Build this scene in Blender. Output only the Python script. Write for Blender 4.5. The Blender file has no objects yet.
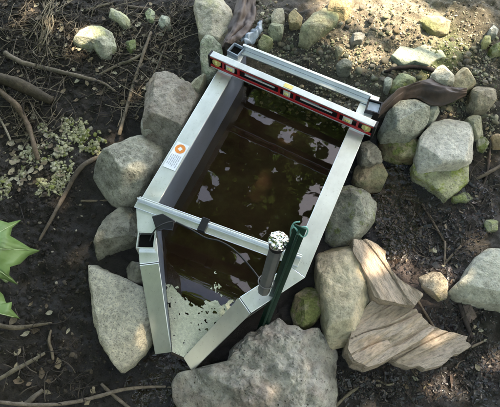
import bpy, bmesh, math, random
import numpy as np
from mathutils import Vector, Matrix

random.seed(7)
RNG = np.random.default_rng(11)
scene = bpy.context.scene
COL = scene.collection

# ------------------------------------------------------------------ camera
CAM_POS = np.array([0.3330112, -0.2258896, 1.7369667])
CAM_R = np.array([[0.914645861, 0.404209574, 0.006129339],      # right
                  [0.363804329, -0.816416588, -0.448453303],    # down
                  [-0.176265025, 0.412405838, -0.893785246]])   # forward
FOC = 546.17533        # focal length for a 500 px wide frame
cam = bpy.data.cameras.new('camera')
cam.sensor_fit = 'HORIZONTAL'; cam.sensor_width = 36.0
cam.lens = FOC / 500 * 36.0
cam.clip_start = 0.01; cam.clip_end = 500
cam_ob = bpy.data.objects.new('camera', cam); COL.objects.link(cam_ob)
m = Matrix.Identity(4)
for i in range(3):
    m[i][0] = CAM_R[0][i]; m[i][1] = -CAM_R[1][i]; m[i][2] = -CAM_R[2][i]; m[i][3] = CAM_POS[i]
cam_ob.matrix_world = m
scene.camera = cam_ob

# ------------------------------------------------------------------ sky, sun, exposure
SUN_EL = math.radians(60); SUN_AZ = math.radians(42)      # azimuth from +Y towards +X
SUN_DIR = np.array([math.cos(SUN_EL) * math.sin(SUN_AZ), math.cos(SUN_EL) * math.cos(SUN_AZ), math.sin(SUN_EL)])
world = bpy.data.worlds.new('World'); scene.world = world; world.use_nodes = True
wn = world.node_tree.nodes; wl = world.node_tree.links
sky = wn.new('ShaderNodeTexSky'); sky.sky_type = 'NISHITA'; sky.sun_disc = False
sky.sun_elevation = SUN_EL; sky.sun_rotation = SUN_AZ; sky.air_density = 1.0; sky.dust_density = 1.6; sky.ozone_density = 1.0
wn['Background'].inputs['Strength'].default_value = 0.15
wl.new(sky.outputs[0], wn['Background'].inputs['Color'])
sun = bpy.data.lights.new('sun', 'SUN'); sun.energy = 2.0; sun.angle = math.radians(0.6); sun.color = (1.0, 0.95, 0.86)
sun_ob = bpy.data.objects.new('sun', sun); COL.objects.link(sun_ob)
sun_ob.rotation_euler = Vector(SUN_DIR).to_track_quat('Z', 'Y').to_euler()
sun_ob.location = (0.5, 3, 8)
vs = scene.view_settings
vs.view_transform = 'Standard'; vs.look = 'None'; vs.gamma = 1.0; vs.use_curve_mapping = False
vs.exposure = 3.1
vs.use_white_balance = True; vs.white_balance_temperature = 8200; vs.white_balance_tint = 12
scene.cycles.max_bounces = 4; scene.cycles.diffuse_bounces = 2; scene.cycles.glossy_bounces = 3
scene.cycles.transparent_max_bounces = 8; scene.cycles.caustics_reflective = False; scene.cycles.caustics_refractive = False

# ------------------------------------------------------------------ helpers
def un(x, y, z):
    """point of the place at height z that stands at photograph position x, y"""
    d = CAM_R.T @ np.array([(x - 250) / FOC, (y - 203.5) / FOC, 1.0])
    return CAM_POS + (z - CAM_POS[2]) / d[2] * d

def _hash(ix, iy, iz, seed):
    h = (ix.astype(np.int64) * 374761393 + iy.astype(np.int64) * 668265263 + iz.astype(np.int64) * 2147483647 + seed * 1274126177) & 0xFFFFFFFF
    h = ((h ^ (h >> 13)) * 1274126177) & 0xFFFFFFFF
    h = ((h ^ (h >> 16)) * 2246822519) & 0xFFFFFFFF
    return ((h ^ (h >> 15)) & 0xFFFFFF) / float(0xFFFFFF)

def vnoise(p, seed=0):
    i = np.floor(p); f = p - i; f = f * f * (3 - 2 * f)
    ix, iy, iz = i[:, 0], i[:, 1], i[:, 2]
    r = 0
    for dx in (0, 1):
        wx = f[:, 0] if dx else 1 - f[:, 0]
        for dy in (0, 1):
            wy = f[:, 1] if dy else 1 - f[:, 1]
            for dz in (0, 1):
                wz = f[:, 2] if dz else 1 - f[:, 2]
                r = r + wx * wy * wz * _hash(ix + dx, iy + dy, iz + dz, seed)
    return r * 2 - 1

def fbm(p, oct=4, seed=0, gain=0.5):
    p = np.asarray(p, float); a = 1.0; s = 0; tot = 0
    for k in range(oct):
        s = s + a * vnoise(p * (2.03 ** k) + k * 17.3, seed + k); tot += a; a *= gain
    return s / tot

def tag(o, label=None, cat=None, group=None, kind=None):
    if label: o['label'] = label
    if cat: o['category'] = cat
    if group: o['group'] = group
    if kind: o['kind'] = kind
    return o

def mesh_ob(name, verts, faces, mat, parent=None, loc=(0, 0, 0), smooth=True, attrs=None):
    me = bpy.data.meshes.new(name)
    me.from_pydata(np.asarray(verts).tolist(), [], faces if isinstance(faces, list) else faces.tolist())
    if smooth: me.polygons.foreach_set('use_smooth', [True] * len(me.polygons))
    if attrs:
        for an, (ty, data) in attrs.items():
            at = me.attributes.new(an, ty, 'POINT')
            at.data.foreach_set('color' if ty == 'FLOAT_COLOR' else 'value', np.asarray(data, np.float32).ravel())
    me.update()
    me.materials.append(mat)
    o = bpy.data.objects.new(name, me); COL.objects.link(o)
    if parent: o.parent = parent
    o.location = loc
    return o

def empty(name, loc):
    o = bpy.data.objects.new(name, None); COL.objects.link(o); o.location = loc; o.empty_display_size = 0.05
    return o

def prism(poly, off, bevel=0.0):
    """solid from a planar polygon (n x 3) pushed along the vector off"""
    poly = np.asarray(poly, float); n = len(poly); off = np.asarray(off, float)
    v = np.vstack([poly, poly + off])
    f = [list(range(n))[::-1], list(range(n, 2 * n))] + [[i, (i + 1) % n, n + (i + 1) % n, n + i] for i in range(n)]
    return v, f

def solid(name, poly, off, mat, parent=None, loc=(0, 0, 0), bevel=0.0012):
    v, f = prism(poly, off)
    v = v - np.asarray(loc)
    bm = bmesh.new()
    bv = [bm.verts.new(p) for p in v]
    for q in f: bm.faces.new([bv[i] for i in q])
    bmesh.ops.recalc_face_normals(bm, faces=bm.faces)
    if bevel: bmesh.ops.bevel(bm, geom=list(bm.edges), offset=bevel, segments=2, affect='EDGES', profile=0.5, clamp_overlap=True)
    me = bpy.data.meshes.new(name); bm.to_mesh(me); bm.free()
    me.materials.append(mat)
    o = bpy.data.objects.new(name, me); COL.objects.link(o)
    if parent: o.parent = parent
    return o

def boxm(name, a, ux, uy, uz, mat, parent=None, bevel=0.0012, loc=(0, 0, 0)):
    a, ux, uy, uz = [np.asarray(q, float) for q in (a, ux, uy, uz)]
    return solid(name, [a, a + ux, a + ux + uy, a + uy], uz, mat, parent, loc, bevel)

def inside_any(px, py, polys):
    r = np.zeros(len(px), bool)
    for P in polys:
        P = np.asarray(P, float); c = np.zeros(len(px), bool); j = len(P) - 1
        for i in range(len(P)):
            cond = ((P[i, 1] > py) != (P[j, 1] > py)) & (px < (P[j, 0] - P[i, 0]) * (py - P[i, 1]) / (P[j, 1] - P[i, 1] + 1e-9) + P[i, 0])
            c ^= cond; j = i
        r |= c
    return r

def catmull(P, n=6):
    P = np.asarray(P, float); Q = np.vstack([2 * P[0] - P[1], P, 2 * P[-1] - P[-2]]); out = []
    for i in range(1, len(Q) - 2):
        for t in np.linspace(0, 1, n, endpoint=False):
            p0, p1, p2, p3 = Q[i - 1], Q[i], Q[i + 1], Q[i + 2]
            out.append(0.5 * (2 * p1 + (p2 - p0) * t + (2 * p0 - 5 * p1 + 4 * p2 - p3) * t * t + (3 * p1 - p0 - 3 * p2 + p3) * t ** 3))
    out.append(P[-1]); return np.array(out)

def tube(P, R, sides=8, wob=0.0, seed=0, smooth=4):
    """vertices and faces of a round, tapering, slightly knotty tube"""
    R = np.asarray(R, float) * np.ones(len(P))
    if smooth:
        t0 = np.linspace(0, 1, len(P)); P = catmull(P, smooth); R = np.interp(np.linspace(0, 1, len(P)), t0, R)
    P = np.asarray(P, float); n = len(P)
    T = np.gradient(P, axis=0); T /= np.linalg.norm(T, axis=1)[:, None] + 1e-9
    up = np.array([0.13, 0.21, 1.0]) if abs(T[:, 2]).mean() < 0.85 else np.array([1.0, 0.2, 0.1])
    A = np.cross(T, up); A /= np.linalg.norm(A, axis=1)[:, None]; B = np.cross(T, A)
    th = np.linspace(0, 2 * math.pi, sides, endpoint=False)
    V = []
    for i in range(n):
        ring = P[i] + R[i] * (np.cos(th)[:, None] * A[i] + np.sin(th)[:, None] * B[i])
        V.append(ring)
    V = np.vstack(V)
    if wob:
        d = V - np.repeat(P, sides, 0)
        k = fbm(V / (np.mean(R) * 4), 3, seed)
        V = V + d * (k * wob)[:, None]
    F = []
    for i in range(n - 1):
        for j in range(sides):
            F.append([i * sides + j, i * sides + (j + 1) % sides, (i + 1) * sides + (j + 1) % sides, (i + 1) * sides + j])
    F.append(list(range(sides))[::-1]); F.append([(n - 1) * sides + j for j in range(sides)])
    return V, F

def join(parts):
    V, F, k = [], [], 0
    for v, f in parts:
        V.append(v); F += [[i + k for i in q] for q in f]; k += len(v)
    return np.vstack(V), F

# ------------------------------------------------------------------ materials
def mat(name, build):
    mt = bpy.data.materials.new(name); mt.use_nodes = True
    nt = mt.node_tree; b = nt.nodes['Principled BSDF']
    build(nt, b); return mt

def N(nt, t, **kw):
    n = nt.nodes.new(t)
    for k, v in kw.items():
        if k in n.inputs.keys(): n.inputs[k].default_value = v
        else: setattr(n, k, v)
    return n

def ramp(nt, fac, stops, interp='LINEAR'):
    r = nt.nodes.new('ShaderNodeValToRGB'); r.color_ramp.interpolation = interp
    e = r.color_ramp.elements
    while len(e) < len(stops): e.new(0.5)
    for k, (p, c) in enumerate(stops):
        e[k].position = p; e[k].color = (*c, 1) if len(c) == 3 else c
    nt.links.new(fac, r.inputs[0]); return r.outputs[0]

def mixc(nt, fac, a, b, mode='MIX'):
    n = nt.nodes.new('ShaderNodeMix'); n.data_type = 'RGBA'; n.blend_type = mode
    for s, v in ((0, fac), (6, a), (7, b)):
        if hasattr(v, 'links') or hasattr(v, 'is_linked'): nt.links.new(v, n.inputs[s])
        else: n.inputs[s].default_value = v if s == 0 else ((*v, 1) if len(v) == 3 else v)
    return n.outputs[2]

def objco(nt, scale=None):
    return nt.nodes.new('ShaderNodeTexCoord').outputs['Object']

def noise(nt, co, scale, detail=6, rough=0.6):
    n = N(nt, 'ShaderNodeTexNoise', Scale=scale, Detail=detail, Roughness=rough); nt.links.new(co, n.inputs['Vector']); return n.outputs['Fac']

def bump(nt, b, h, dist, strength=1.0):
    n = N(nt, 'ShaderNodeBump', Strength=strength, Distance=dist); nt.links.new(h, n.inputs['Height']); nt.links.new(n.outputs[0], b.inputs['Normal']); return n

def g3(c, k): return tuple(min(1, x * k) for x in c)

_rk = [0]
def rock_mat(base, var=0.45, scale=1.0, speck=0.25, moss=0.0, moss_col=(0.16, 0.19, 0.06), pits=0.3, streak=None, tint=None, rough=0.85):
    _rk[0] += 1; sd = _rk[0] * 3.17
    def f(nt, b):
        co0 = objco(nt)
        mp = N(nt, 'ShaderNodeMapping'); mp.inputs['Location'].default_value = (sd, sd * 0.7, -sd)
        if streak:
            m0 = N(nt, 'ShaderNodeMapping'); m0.inputs['Rotation'].default_value = streak[1]; nt.links.new(co0, m0.inputs[0]); co0 = m0.outputs[0]
            mp.inputs['Scale'].default_value = streak[0]
        nt.links.new(co0, mp.inputs[0]); co = mp.outputs[0]
        big = noise(nt, co, 14 * scale, 4, 0.6); fine = noise(nt, co, 160 * scale, 4, 0.7); mid = noise(nt, co, 48 * scale, 6, 0.65)
        c = ramp(nt, big, [(0.3, g3(base, 1 - var)), (0.5, base), (0.72, g3(base, 1 + var * 0.6))])
        if tint: c = mixc(nt, ramp(nt, noise(nt, co, 9 * scale, 3), [(0.48, (0, 0, 0)), (0.62, (1, 1, 1))]), c, tint)
        c = mixc(nt, 0.75, c, ramp(nt, mid, [(0.28, (0.38, 0.36, 0.33)), (0.5, (1, 1, 1)), (0.72, (1.35, 1.33, 1.28))]), 'MULTIPLY')
        c = mixc(nt, min(1, speck * 1.7), c, ramp(nt, fine, [(0.34, (0.25, 0.24, 0.23)), (0.46, (1, 1, 1)), (0.58, (1, 1, 1)), (0.70, (1.5, 1.5, 1.42))]), 'MULTIPLY')
        vo = N(nt, 'ShaderNodeTexVoronoi', Scale=110 * scale); nt.links.new(co, vo.inputs['Vector'])
        pit = ramp(nt, vo.outputs['Distance'], [(0.08, (0, 0, 0)), (0.28, (1, 1, 1))])
        pm = ramp(nt, noise(nt, co, 30 * scale, 3), [(0.52, (0, 0, 0)), (0.62, (1, 1, 1))])
        pitf = mixc(nt, pm, (1, 1, 1), pit)
        c = mixc(nt, pits, c, mixc(nt, 1.0, c, mixc(nt, pitf, (0.35, 0.33, 0.3), (1, 1, 1)), 'MULTIPLY'))
        if moss > 0:
            mm = ramp(nt, noise(nt, co, 22 * scale, 8, 0.72), [(0.62 - moss * 0.35, (0, 0, 0)), (0.68 - moss * 0.3, (1, 1, 1))])
            mc = ramp(nt, fine, [(0.3, g3(moss_col, 0.55)), (0.7, g3(moss_col, 1.5))])
            c = mixc(nt, mm, c, mc)
        nt.links.new(c, b.inputs['Base Color']); b.inputs['Roughness'].default_value = rough
        b.inputs['Specular IOR Level'].default_value = 0.3
        ad = N(nt, 'ShaderNodeMath', operation='ADD'); nt.links.new(mid, ad.inputs[0])
        mu = N(nt, 'ShaderNodeMath', operation='MULTIPLY'); nt.links.new(fine, mu.inputs[0]); mu.inputs[1].default_value = 0.35
        nt.links.new(mu.outputs[0], ad.inputs[1])
        ad2 = N(nt, 'ShaderNodeMath', operation='ADD'); nt.links.new(ad.outputs[0], ad2.inputs[0])
        mu2 = N(nt, 'ShaderNodeMath', operation='MULTIPLY'); nt.links.new(pitf, mu2.inputs[0]); mu2.inputs[1].default_value = 0.5 * pits
        nt.links.new(mu2.outputs[0], ad2.inputs[1])
        bump(nt, b, ad2.outputs[0], 0.011, 1.0)
    return mat('rock_stone', f)

def metal_mat(name, base, rough, metallic=0.9, dirt=0.25, scuff=0.0):
    def f(nt, b):
        co = objco(nt)
        n1 = noise(nt, co, 9, 5, 0.6); n2 = noise(nt, co, 70, 5, 0.7); n4 = noise(nt, co, 3.5, 4, 0.6)
        mp = N(nt, 'ShaderNodeMapping'); mp.inputs['Scale'].default_value = (14, 5, 9); mp.inputs['Rotation'].default_value = (0, 0, 0.1); nt.links.new(co, mp.inputs[0])
        n3 = noise(nt, mp.outputs[0], 3, 5, 0.7)
        c = ramp(nt, n1, [(0.35, g3(base, 0.86)), (0.65, base)])
        c = mixc(nt, 0.35, c, ramp(nt, n3, [(0.3, (0.75, 0.77, 0.79)), (0.55, (1, 1, 1)), (0.75, (1.1, 1.1, 1.1))]), 'MULTIPLY')
        dm = ramp(nt, n2, [(0.60, (0, 0, 0)), (0.72, (1, 1, 1))])
        k = N(nt, 'ShaderNodeMath', operation='MULTIPLY'); nt.links.new(dm, k.inputs[0]); k.inputs[1].default_value = dirt
        c = mixc(nt, k.outputs[0], c, (0.16, 0.14, 0.1))
        sp = ramp(nt, noise(nt, co, 190, 3, 0.6), [(0.69, (0, 0, 0)), (0.73, (1, 1, 1))])
        k2 = N(nt, 'ShaderNodeMath', operation='MULTIPLY'); nt.links.new(sp, k2.inputs[0]); k2.inputs[1].default_value = 0.7
        c = mixc(nt, k2.outputs[0], c, (0.10, 0.085, 0.06))
        mud = ramp(nt, n4, [(0.60, (0, 0, 0)), (0.75, (1, 1, 1))])
        k3 = N(nt, 'ShaderNodeMath', operation='MULTIPLY'); nt.links.new(mud, k3.inputs[0]); k3.inputs[1].default_value = 0.35 * dirt * 4 * 0.5
        c = mixc(nt, k3.outputs[0], c, (0.22, 0.20, 0.15))
        nt.links.new(c, b.inputs['Base Color'])
        inv = N(nt, 'ShaderNodeMath', operation='MULTIPLY_ADD'); nt.links.new(k2.outputs[0], inv.inputs[0]); inv.inputs[1].default_value = -metallic; inv.inputs[2].default_value = metallic
        nt.links.new(inv.outputs[0], b.inputs['Metallic'])
        r = N(nt, 'ShaderNodeMapRange'); r.inputs['To Min'].default_value = rough * 0.8; r.inputs['To Max'].default_value = rough * 1.3
        nt.links.new(n3, r.inputs['Value']); nt.links.new(r.outputs[0], b.inputs['Roughness'])
        bump(nt, b, n1, 0.003, 0.35)
    return mat(name, f)

def plain(name, c, rough=0.6, metallic=0.0, var=0.2, scale=60, bmp=0.0008, spec=0.4):
    def f(nt, b):
        co = objco(nt); n = noise(nt, co, scale, 5)
        nt.links.new(ramp(nt, n, [(0.3, g3(c, 1 - var)), (0.7, g3(c, 1 + var))]), b.inputs['Base Color'])
        b.inputs['Roughness'].default_value = rough; b.inputs['Metallic'].default_value = metallic
        b.inputs['Specular IOR Level'].default_value = spec
        if bmp: bump(nt, b, n, bmp, 0.8)
    return mat(name, f)

def bark_mat(name, c, var=0.5):
    def f(nt, b):
        co = objco(nt); n = noise(nt, co, 45, 6, 0.7); n2 = noise(nt, co, 300, 3)
        col = ramp(nt, n, [(0.3, g3(c, 1 - var)), (0.55, c), (0.75, g3(c, 1 + var))])
        col = mixc(nt, 0.5, col, ramp(nt, n2, [(0.3, (0.4, 0.4, 0.4)), (0.6, (1.1, 1.1, 1.1))]), 'MULTIPLY')
        nt.links.new(col, b.inputs['Base Color']); b.inputs['Roughness'].default_value = 0.8
        b.inputs['Specular IOR Level'].default_value = 0.25
        bump(nt, b, n, 0.004, 0.9)
    return mat(name, f)

def attr_mat(name, rough=0.8, fine=300, spec=0.3, bmp=0.002, wet=False):
    def f(nt, b):
        a = N(nt, 'ShaderNodeAttribute', attribute_name='col'); co = objco(nt)
        n = noise(nt, co, fine, 5, 0.7)
        c = mixc(nt, 0.7, a.outputs['Color'], ramp(nt, n, [(0.3, (0.5, 0.5, 0.5)), (0.7, (1.35, 1.35, 1.35))]), 'MULTIPLY')
        nt.links.new(c, b.inputs['Base Color']); b.inputs['Roughness'].default_value = rough
        b.inputs['Specular IOR Level'].default_value = spec
        bump(nt, b, n, bmp, 0.8)
    return mat(name, f)

M_ALU = metal_mat('weathered_aluminium', (0.86, 0.90, 0.88), 0.30, 0.72)
M_WALL = metal_mat('aluminium_dark_reflection', (0.36, 0.41, 0.50), 0.34, 0.60, 0.35)  # same metal as the flanges; its dark blue reflections put into the base colour
M_ALU2 = metal_mat('aluminium_bar', (0.78, 0.81, 0.80), 0.30, 0.8)
M_RED = plain('red_paint', (0.55, 0.025, 0.03), 0.35, var=0.1, bmp=0)
M_BLACK = plain('black_plastic', (0.012, 0.012, 0.013), 0.45, var=0.2, bmp=0)
M_HOLE = plain('hole_shade', (0.006, 0.006, 0.006), 0.95, spec=0.05)  # flat near-black standing in for the shade inside the open tubes
M_TAPE = plain('black_tape', (0.015, 0.015, 0.018), 0.3, var=0.3, scale=20)
M_YEL = plain('yellow_vial', (0.8, 0.66, 0.25), 0.2, var=0.15, bmp=0)
M_GLASSY = plain('vial_liquid', (0.85, 0.80, 0.30), 0.1, var=0.05, bmp=0)
M_WHITE = plain('white_plastic', (0.8, 0.8, 0.76), 0.4, var=0.05, bmp=0)
M_ORANGE = plain('orange_print', (0.75, 0.25, 0.05), 0.5, var=0.08, bmp=0)
M_STICK = plain('sticker_paper', (0.75, 0.8, 0.84), 0.5, var=0.04, bmp=0)
M_PRINT = plain('grey_print', (0.38, 0.41, 0.45), 0.5, var=0.1, bmp=0)
M_GREEN = plain('green_post_paint', (0.010, 0.055, 0.036), 0.4, var=0.35, scale=40)
M_PIPE = plain('grey_pvc', (0.16, 0.155, 0.15), 0.35, var=0.15, scale=30)
M_TEAL = plain('teal_cord', (0.25, 0.55, 0.48), 0.5)
M_LINER = plain('brown_liner', (0.062, 0.042, 0.034), 0.55, var=0.4, scale=25, bmp=0.003)
M_PLASTIC = plain('grey_plastic_film', (0.3, 0.36, 0.42), 0.25, var=0.3, scale=40)
def _foil(nt, b):
    b.inputs['Base Color'].default_value = (0.85, 0.85, 0.86, 1); b.inputs['Metallic'].default_value = 1; b.inputs['Roughness'].default_value = 0.18
M_FOIL = mat('crumpled_foil', _foil)

def _floor(nt, b):
    co = objco(nt); n = noise(nt, co, 26, 8, 0.7)
    n2 = noise(nt, co, 60, 8, 0.75)
    fleck = ramp(nt, n2, [(0.655, (1, 1, 1)), (0.68, (0, 0, 0))])
    silt = ramp(nt, noise(nt, co, 12, 6), [(0.3, (0.032, 0.020, 0.015)), (0.5, (0.058, 0.040, 0.027)), (0.7, (0.085, 0.085, 0.042))])
    silt = mixc(nt, fleck, (0.2, 0.19, 0.1), silt)
    nt.links.new(silt, b.inputs['Base Color']); b.inputs['Roughness'].default_value = 0.7
    bump(nt, b, n, 0.004, 0.6)
M_FLOOR = mat('silted_flume_floor', _floor)

def _water(nt, b):
    out = nt.nodes['Material Output']; nt.nodes.remove(b)
    tr = N(nt, 'ShaderNodeBsdfTransparent'); tr.inputs[0].default_value = (0.74, 0.63, 0.52, 1)
    gl = N(nt, 'ShaderNodeBsdfGlossy'); gl.inputs['Roughness'].default_value = 0.02
    fr = N(nt, 'ShaderNodeFresnel', IOR=1.45)
    mx = N(nt, 'ShaderNodeMixShader')
    nt.links.new(fr.outputs[0], mx.inputs[0]); nt.links.new(tr.outputs[0], mx.inputs[1]); nt.links.new(gl.outputs[0], mx.inputs[2])
    co = objco(nt); n = noise(nt, co, 16, 2, 0.5)
    bp = N(nt, 'ShaderNodeBump', Strength=0.10, Distance=0.004); nt.links.new(n, bp.inputs['Height'])
    nt.links.new(bp.outputs[0], gl.inputs['Normal']); nt.links.new(bp.outputs[0], fr.inputs['Normal'])
    nt.links.new(mx.outputs[0], out.inputs[0])
M_WATER = mat('brown_water', _water)

def _seep(nt, b):
    _water(nt, b)
    for n in nt.nodes:
        if n.type == 'BUMP': n.inputs['Strength'].default_value = .9; n.inputs['Distance'].default_value = .012
        if n.type == 'TEX_NOISE': n.inputs['Scale'].default_value = 45; n.inputs['Detail'].default_value = 4
        if n.type == 'BSDF_GLOSSY': n.inputs['Roughness'].default_value = .06
M_SEEP = mat('rippled_seep_water', _seep)
def _ground(nt, b):
    a = N(nt, 'ShaderNodeAttribute', attribute_name='col'); w = N(nt, 'ShaderNodeAttribute', attribute_name='wet')
    co = objco(nt)
    n1 = noise(nt, co, 40, 8, 0.72); n2 = noise(nt, co, 220, 5, 0.7)
    c = mixc(nt, 0.9, a.outputs['Color'], ramp(nt, n1, [(0.3, (0.45, 0.44, 0.43)), (0.52, (1, 1, 1)), (0.72, (1.5, 1.45, 1.4))]), 'MULTIPLY')
    c = mixc(nt, 0.9, c, ramp(nt, n2, [(0.32, (0.45, 0.45, 0.45)), (0.5, (1, 1, 1)), (0.7, (1.7, 1.65, 1.6))]), 'MULTIPLY')
    nt.links.new(c, b.inputs['Base Color'])
    r = N(nt, 'ShaderNodeMapRange'); r.inputs['To Min'].default_value = 0.85; r.inputs['To Max'].default_value = 0.10
    nt.links.new(w.outputs['Fac'], r.inputs['Value']); nt.links.new(r.outputs[0], b.inputs['Roughness'])
    ad = N(nt, 'ShaderNodeMath', operation='MULTIPLY_ADD'); nt.links.new(n2, ad.inputs[0]); ad.inputs[1].default_value = 0.35; nt.links.new(n1, ad.inputs[2])
    bump(nt, b, ad.outputs[0], 0.012, 0.8)
M_GROUND = mat('soil_mud_and_sand', _ground)
M_GRAVEL = attr_mat('gravel_stone', 0.75, 260)
M_WETGRAVEL = attr_mat('wet_debris', 0.14, 300, 0.8)
M_TWIGS = attr_mat('dry_twig', 0.8, 300)
M_DRYLEAF = attr_mat('dry_leaf', 0.75, 200)
M_LICHEN = attr_mat('lichen_crust', 0.95, 420, 0.1, 0.006)

# ------------------------------------------------------------------ flume dimensions (metres)
DP, W, YC, YS, WS, WT, FW = 0.2286, 0.222, 0.330, 0.185, 0.130, 0.022, 0.056
YR = 1.02; TH = 0.004; ZW = 0.085
flume_poly = np.array([(-W, YR), (-W, YC), (-WT, 0), (WT, 0), (W, YC), (W, YR)])

def flume_sd(x, y):
    """signed distance to the (convex) plan of the flume, rear edge drawn in"""
    P = flume_poly.copy(); P[0, 1] = P[-1, 1] = 0.955
    d = np.full(np.shape(x), -9.0)
    for i in range(len(P)):
        a = P[i]; e = P[(i + 1) % len(P)] - a; L = np.hypot(*e); n = np.array([e[1], -e[0]]) / L
        d = np.maximum(d, (x - a[0]) * n[0] + (y - a[1]) * n[1])
    return d

# ------------------------------------------------------------------ ground
MUD = (0.024, 0.021, 0.019); HUM = (0.034, 0.029, 0.023); WETM = (0.020, 0.020, 0.023); SAND = (0.27, 0.23, 0.17)
GRV = (0.105, 0.092, 0.066); MOSS = (0.10, 0.125, 0.05); DEB = (0.066, 0.050, 0.046); GRAY = (0.055, 0.048, 0.04)
CTRL = [  # photo x, y, height, colour, wetness
    (10, 10, .17, HUM, 0), (70, 20, .16, HUM, 0), (140, 20, .16, HUM, 0), (190, 30, .16, HUM, .1), (20, 80, .13, HUM, 0), (100, 70, .13, HUM, 0),
    (160, 70, .13, HUM, 0), (120, 110, .09, MUD, 0), (30, 150, .08, HUM, 0), (80, 150, .07, HUM, 0), (20, 210, .05, MUD, .1), (70, 230, .03, MUD, .1), (110, 240, .02, MUD, .1),
    (60, 290, .01, MUD, .25), (20, 340, .01, HUM, .1), (60, 340, 0, MUD, .3), (80, 380, -.01, MUD, .3), (20, 390, 0, HUM, .1), (110, 400, -.03, MUD, .4),
    (130, 375, -.055, WETM, .8), (160, 380, -.06, WETM, .9), (160, 400, -.05, WETM, .8), (265, 315, -.02, MUD, .3), (290, 330, -.02, MUD, .3), (300, 400, -.04, MUD, .3),
    (215, 10, .19, HUM, .1), (260, 15, .20, GRV, .1), (300, 60, .17, GRAY, .1), (290, 20, .20, GRAY, 0), (330, 50, .2, GRV, 0), (350, 15, .24, SAND, 0), (390, 10, .27, SAND, 0),
    (430, 25, .27, SAND, 0), (370, 45, .22, SAND, 0), (400, 60, .21, GRV, 0), (450, 40, .25, MOSS, 0), (440, 60, .22, MOSS, 0), (480, 15, .27, GRV, 0), (495, 60, .2, GRV, 0),
    (360, 75, .18, GRV, 0), (470, 75, .19, GRAY, 0), (450, 110, .13, GRAY, .1), (490, 120, .12, GRAY, .1), (480, 160, .08, HUM, .2), (390, 150, .05, WETM, .5), (375, 200, .01, WETM, .95),
    (395, 190, .03, WETM, .95), (400, 225, .02, WETM, .9), (380, 240, .0, WETM, .9), (430, 215, .04, HUM, .4), (470, 210, .06, DEB, .2), (490, 235, .06, GRAY, .2), (410, 255, .02, DEB, .3),
    (450, 245, .03, GRAY, .2), (435, 265, .02, DEB, .2), (420, 290, -.01, DEB, .2), (455, 320, -.01, DEB, .2), (480, 330, -.01, HUM, .4), (490, 370, -.02, DEB, .3), (460, 380, -.03, MUD, .6),
    (420, 385, -.03, DEB, .4), (380, 390, -.04, MUD, .5), (350, 400, -.04, MUD, .5), (345, 370, -.03, MUD, .5), (495, 400, -.02, HUM, .4), (300, 110, .02, GRAY, .3), (335, 100, .06, GRV, .2),
    (280, 75, .08, GRV, .2),
]
_cp = np.array([un(x, y, z)[:2] for x, y, z, c, w in CTRL]); _cz = np.array([q[2] for q in CTRL])
_cc = np.array([q[3] for q in CTRL]); _cw = np.array([q[4] for q in CTRL])

def _weights(x, y, soft, power):
    d2 = (x[:, None] - _cp[:, 0]) ** 2 + (y[:, None] - _cp[:, 1]) ** 2 + soft
    w = d2 ** -power; return w / w.sum(1)[:, None]

def ground_base(x, y):
    x = np.atleast_1d(np.asarray(x, float)); y = np.atleast_1d(np.asarray(y, float))
    out = np.zeros(len(x))
    for s in range(0, len(x), 40000):
        out[s:s + 40000] = _weights(x[s:s + 40000], y[s:s + 40000], .012, 1.7) @ _cz
    return out

def ground_z(x, y, detail=True):
    x = np.atleast_1d(np.asarray(x, float)); y = np.atleast_1d(np.asarray(y, float))
    z = ground_base(x, y)
    if detail:
        p = np.stack([x, y, np.zeros_like(x)], 1)
        z = z + 0.020 * fbm(p * 7, 3, 3) + 0.016 * fbm(p * 30, 3, 9) + 0.009 * fbm(p * 80, 3, 21, .6)
    far = np.clip((np.hypot(x + .1, y - .8) - 3) / 6, 0, 1)
    z = z + far * 0.25 * fbm(np.stack([x, y, 0 * x], 1) * .35, 3, 40)
    sd = flume_sd(x, y); t = np.clip((sd - 0.012) / 0.045, 0, 1); t = t * t * (3 - 2 * t)
    return -0.05 * (1 - t) + z * t

def axis(lo, hi, step, far, n):
    core = np.arange(lo, hi, step)
    g = np.geomspace(step, 1, n); g = np.cumsum(g); g = g / g[-1] * (far)
    return np.concatenate([(lo - g)[::-1], core, core[-1] + g])
gx = axis(-1.55, 1.15, 0.0065, 45, 34); gy = axis(-0.55, 2.15, 0.0065, 45, 34)
X, Y = np.meshgrid(gx, gy); xf, yf = X.ravel(), Y.ravel()
zf = ground_z(xf, yf)
nxg, nyg = len(gx), len(gy)
idx = np.arange(nxg * nyg).reshape(nyg, nxg)
quads = np.stack([idx[:-1, :-1].ravel(), idx[:-1, 1:].ravel(), idx[1:, 1:].ravel(), idx[1:, :-1].ravel()], 1)
pw = np.stack([xf, yf, 0 * xf], 1)
xw = xf + .05 * fbm(pw * 9, 3, 51); yw = yf + .05 * fbm(pw * 9, 3, 57)
gc = np.zeros((len(xf), 3)); gw = np.zeros(len(xf))
for s in range(0, len(xf), 40000):
    ww = _weights(xw[s:s + 40000], yw[s:s + 40000], .002, 2.2); gc[s:s + 40000] = ww @ _cc; gw[s:s + 40000] = ww @ _cw
gw = np.clip(gw + .25 * fbm(pw * 25, 3, 61) * (gw > .15), 0, 1)
ground = mesh_ob('ground', np.stack([xf, yf, zf], 1), quads, M_GROUND,
                 attrs={'col': ('FLOAT_COLOR', np.concatenate([gc, np.ones((len(gc), 1))], 1)), 'wet': ('FLOAT', gw)})
tag(ground, 'dark muddy stream bank rising to pale sandy gravel', kind='structure')

def on_ground(px, py, dz=0.0):
    z = 0.05
    for _ in range(5):
        q = un(px, py, z + dz); z = float(ground_z(q[0], q[1], False)[0])
    return np.array([q[0], q[1], z])

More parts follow.
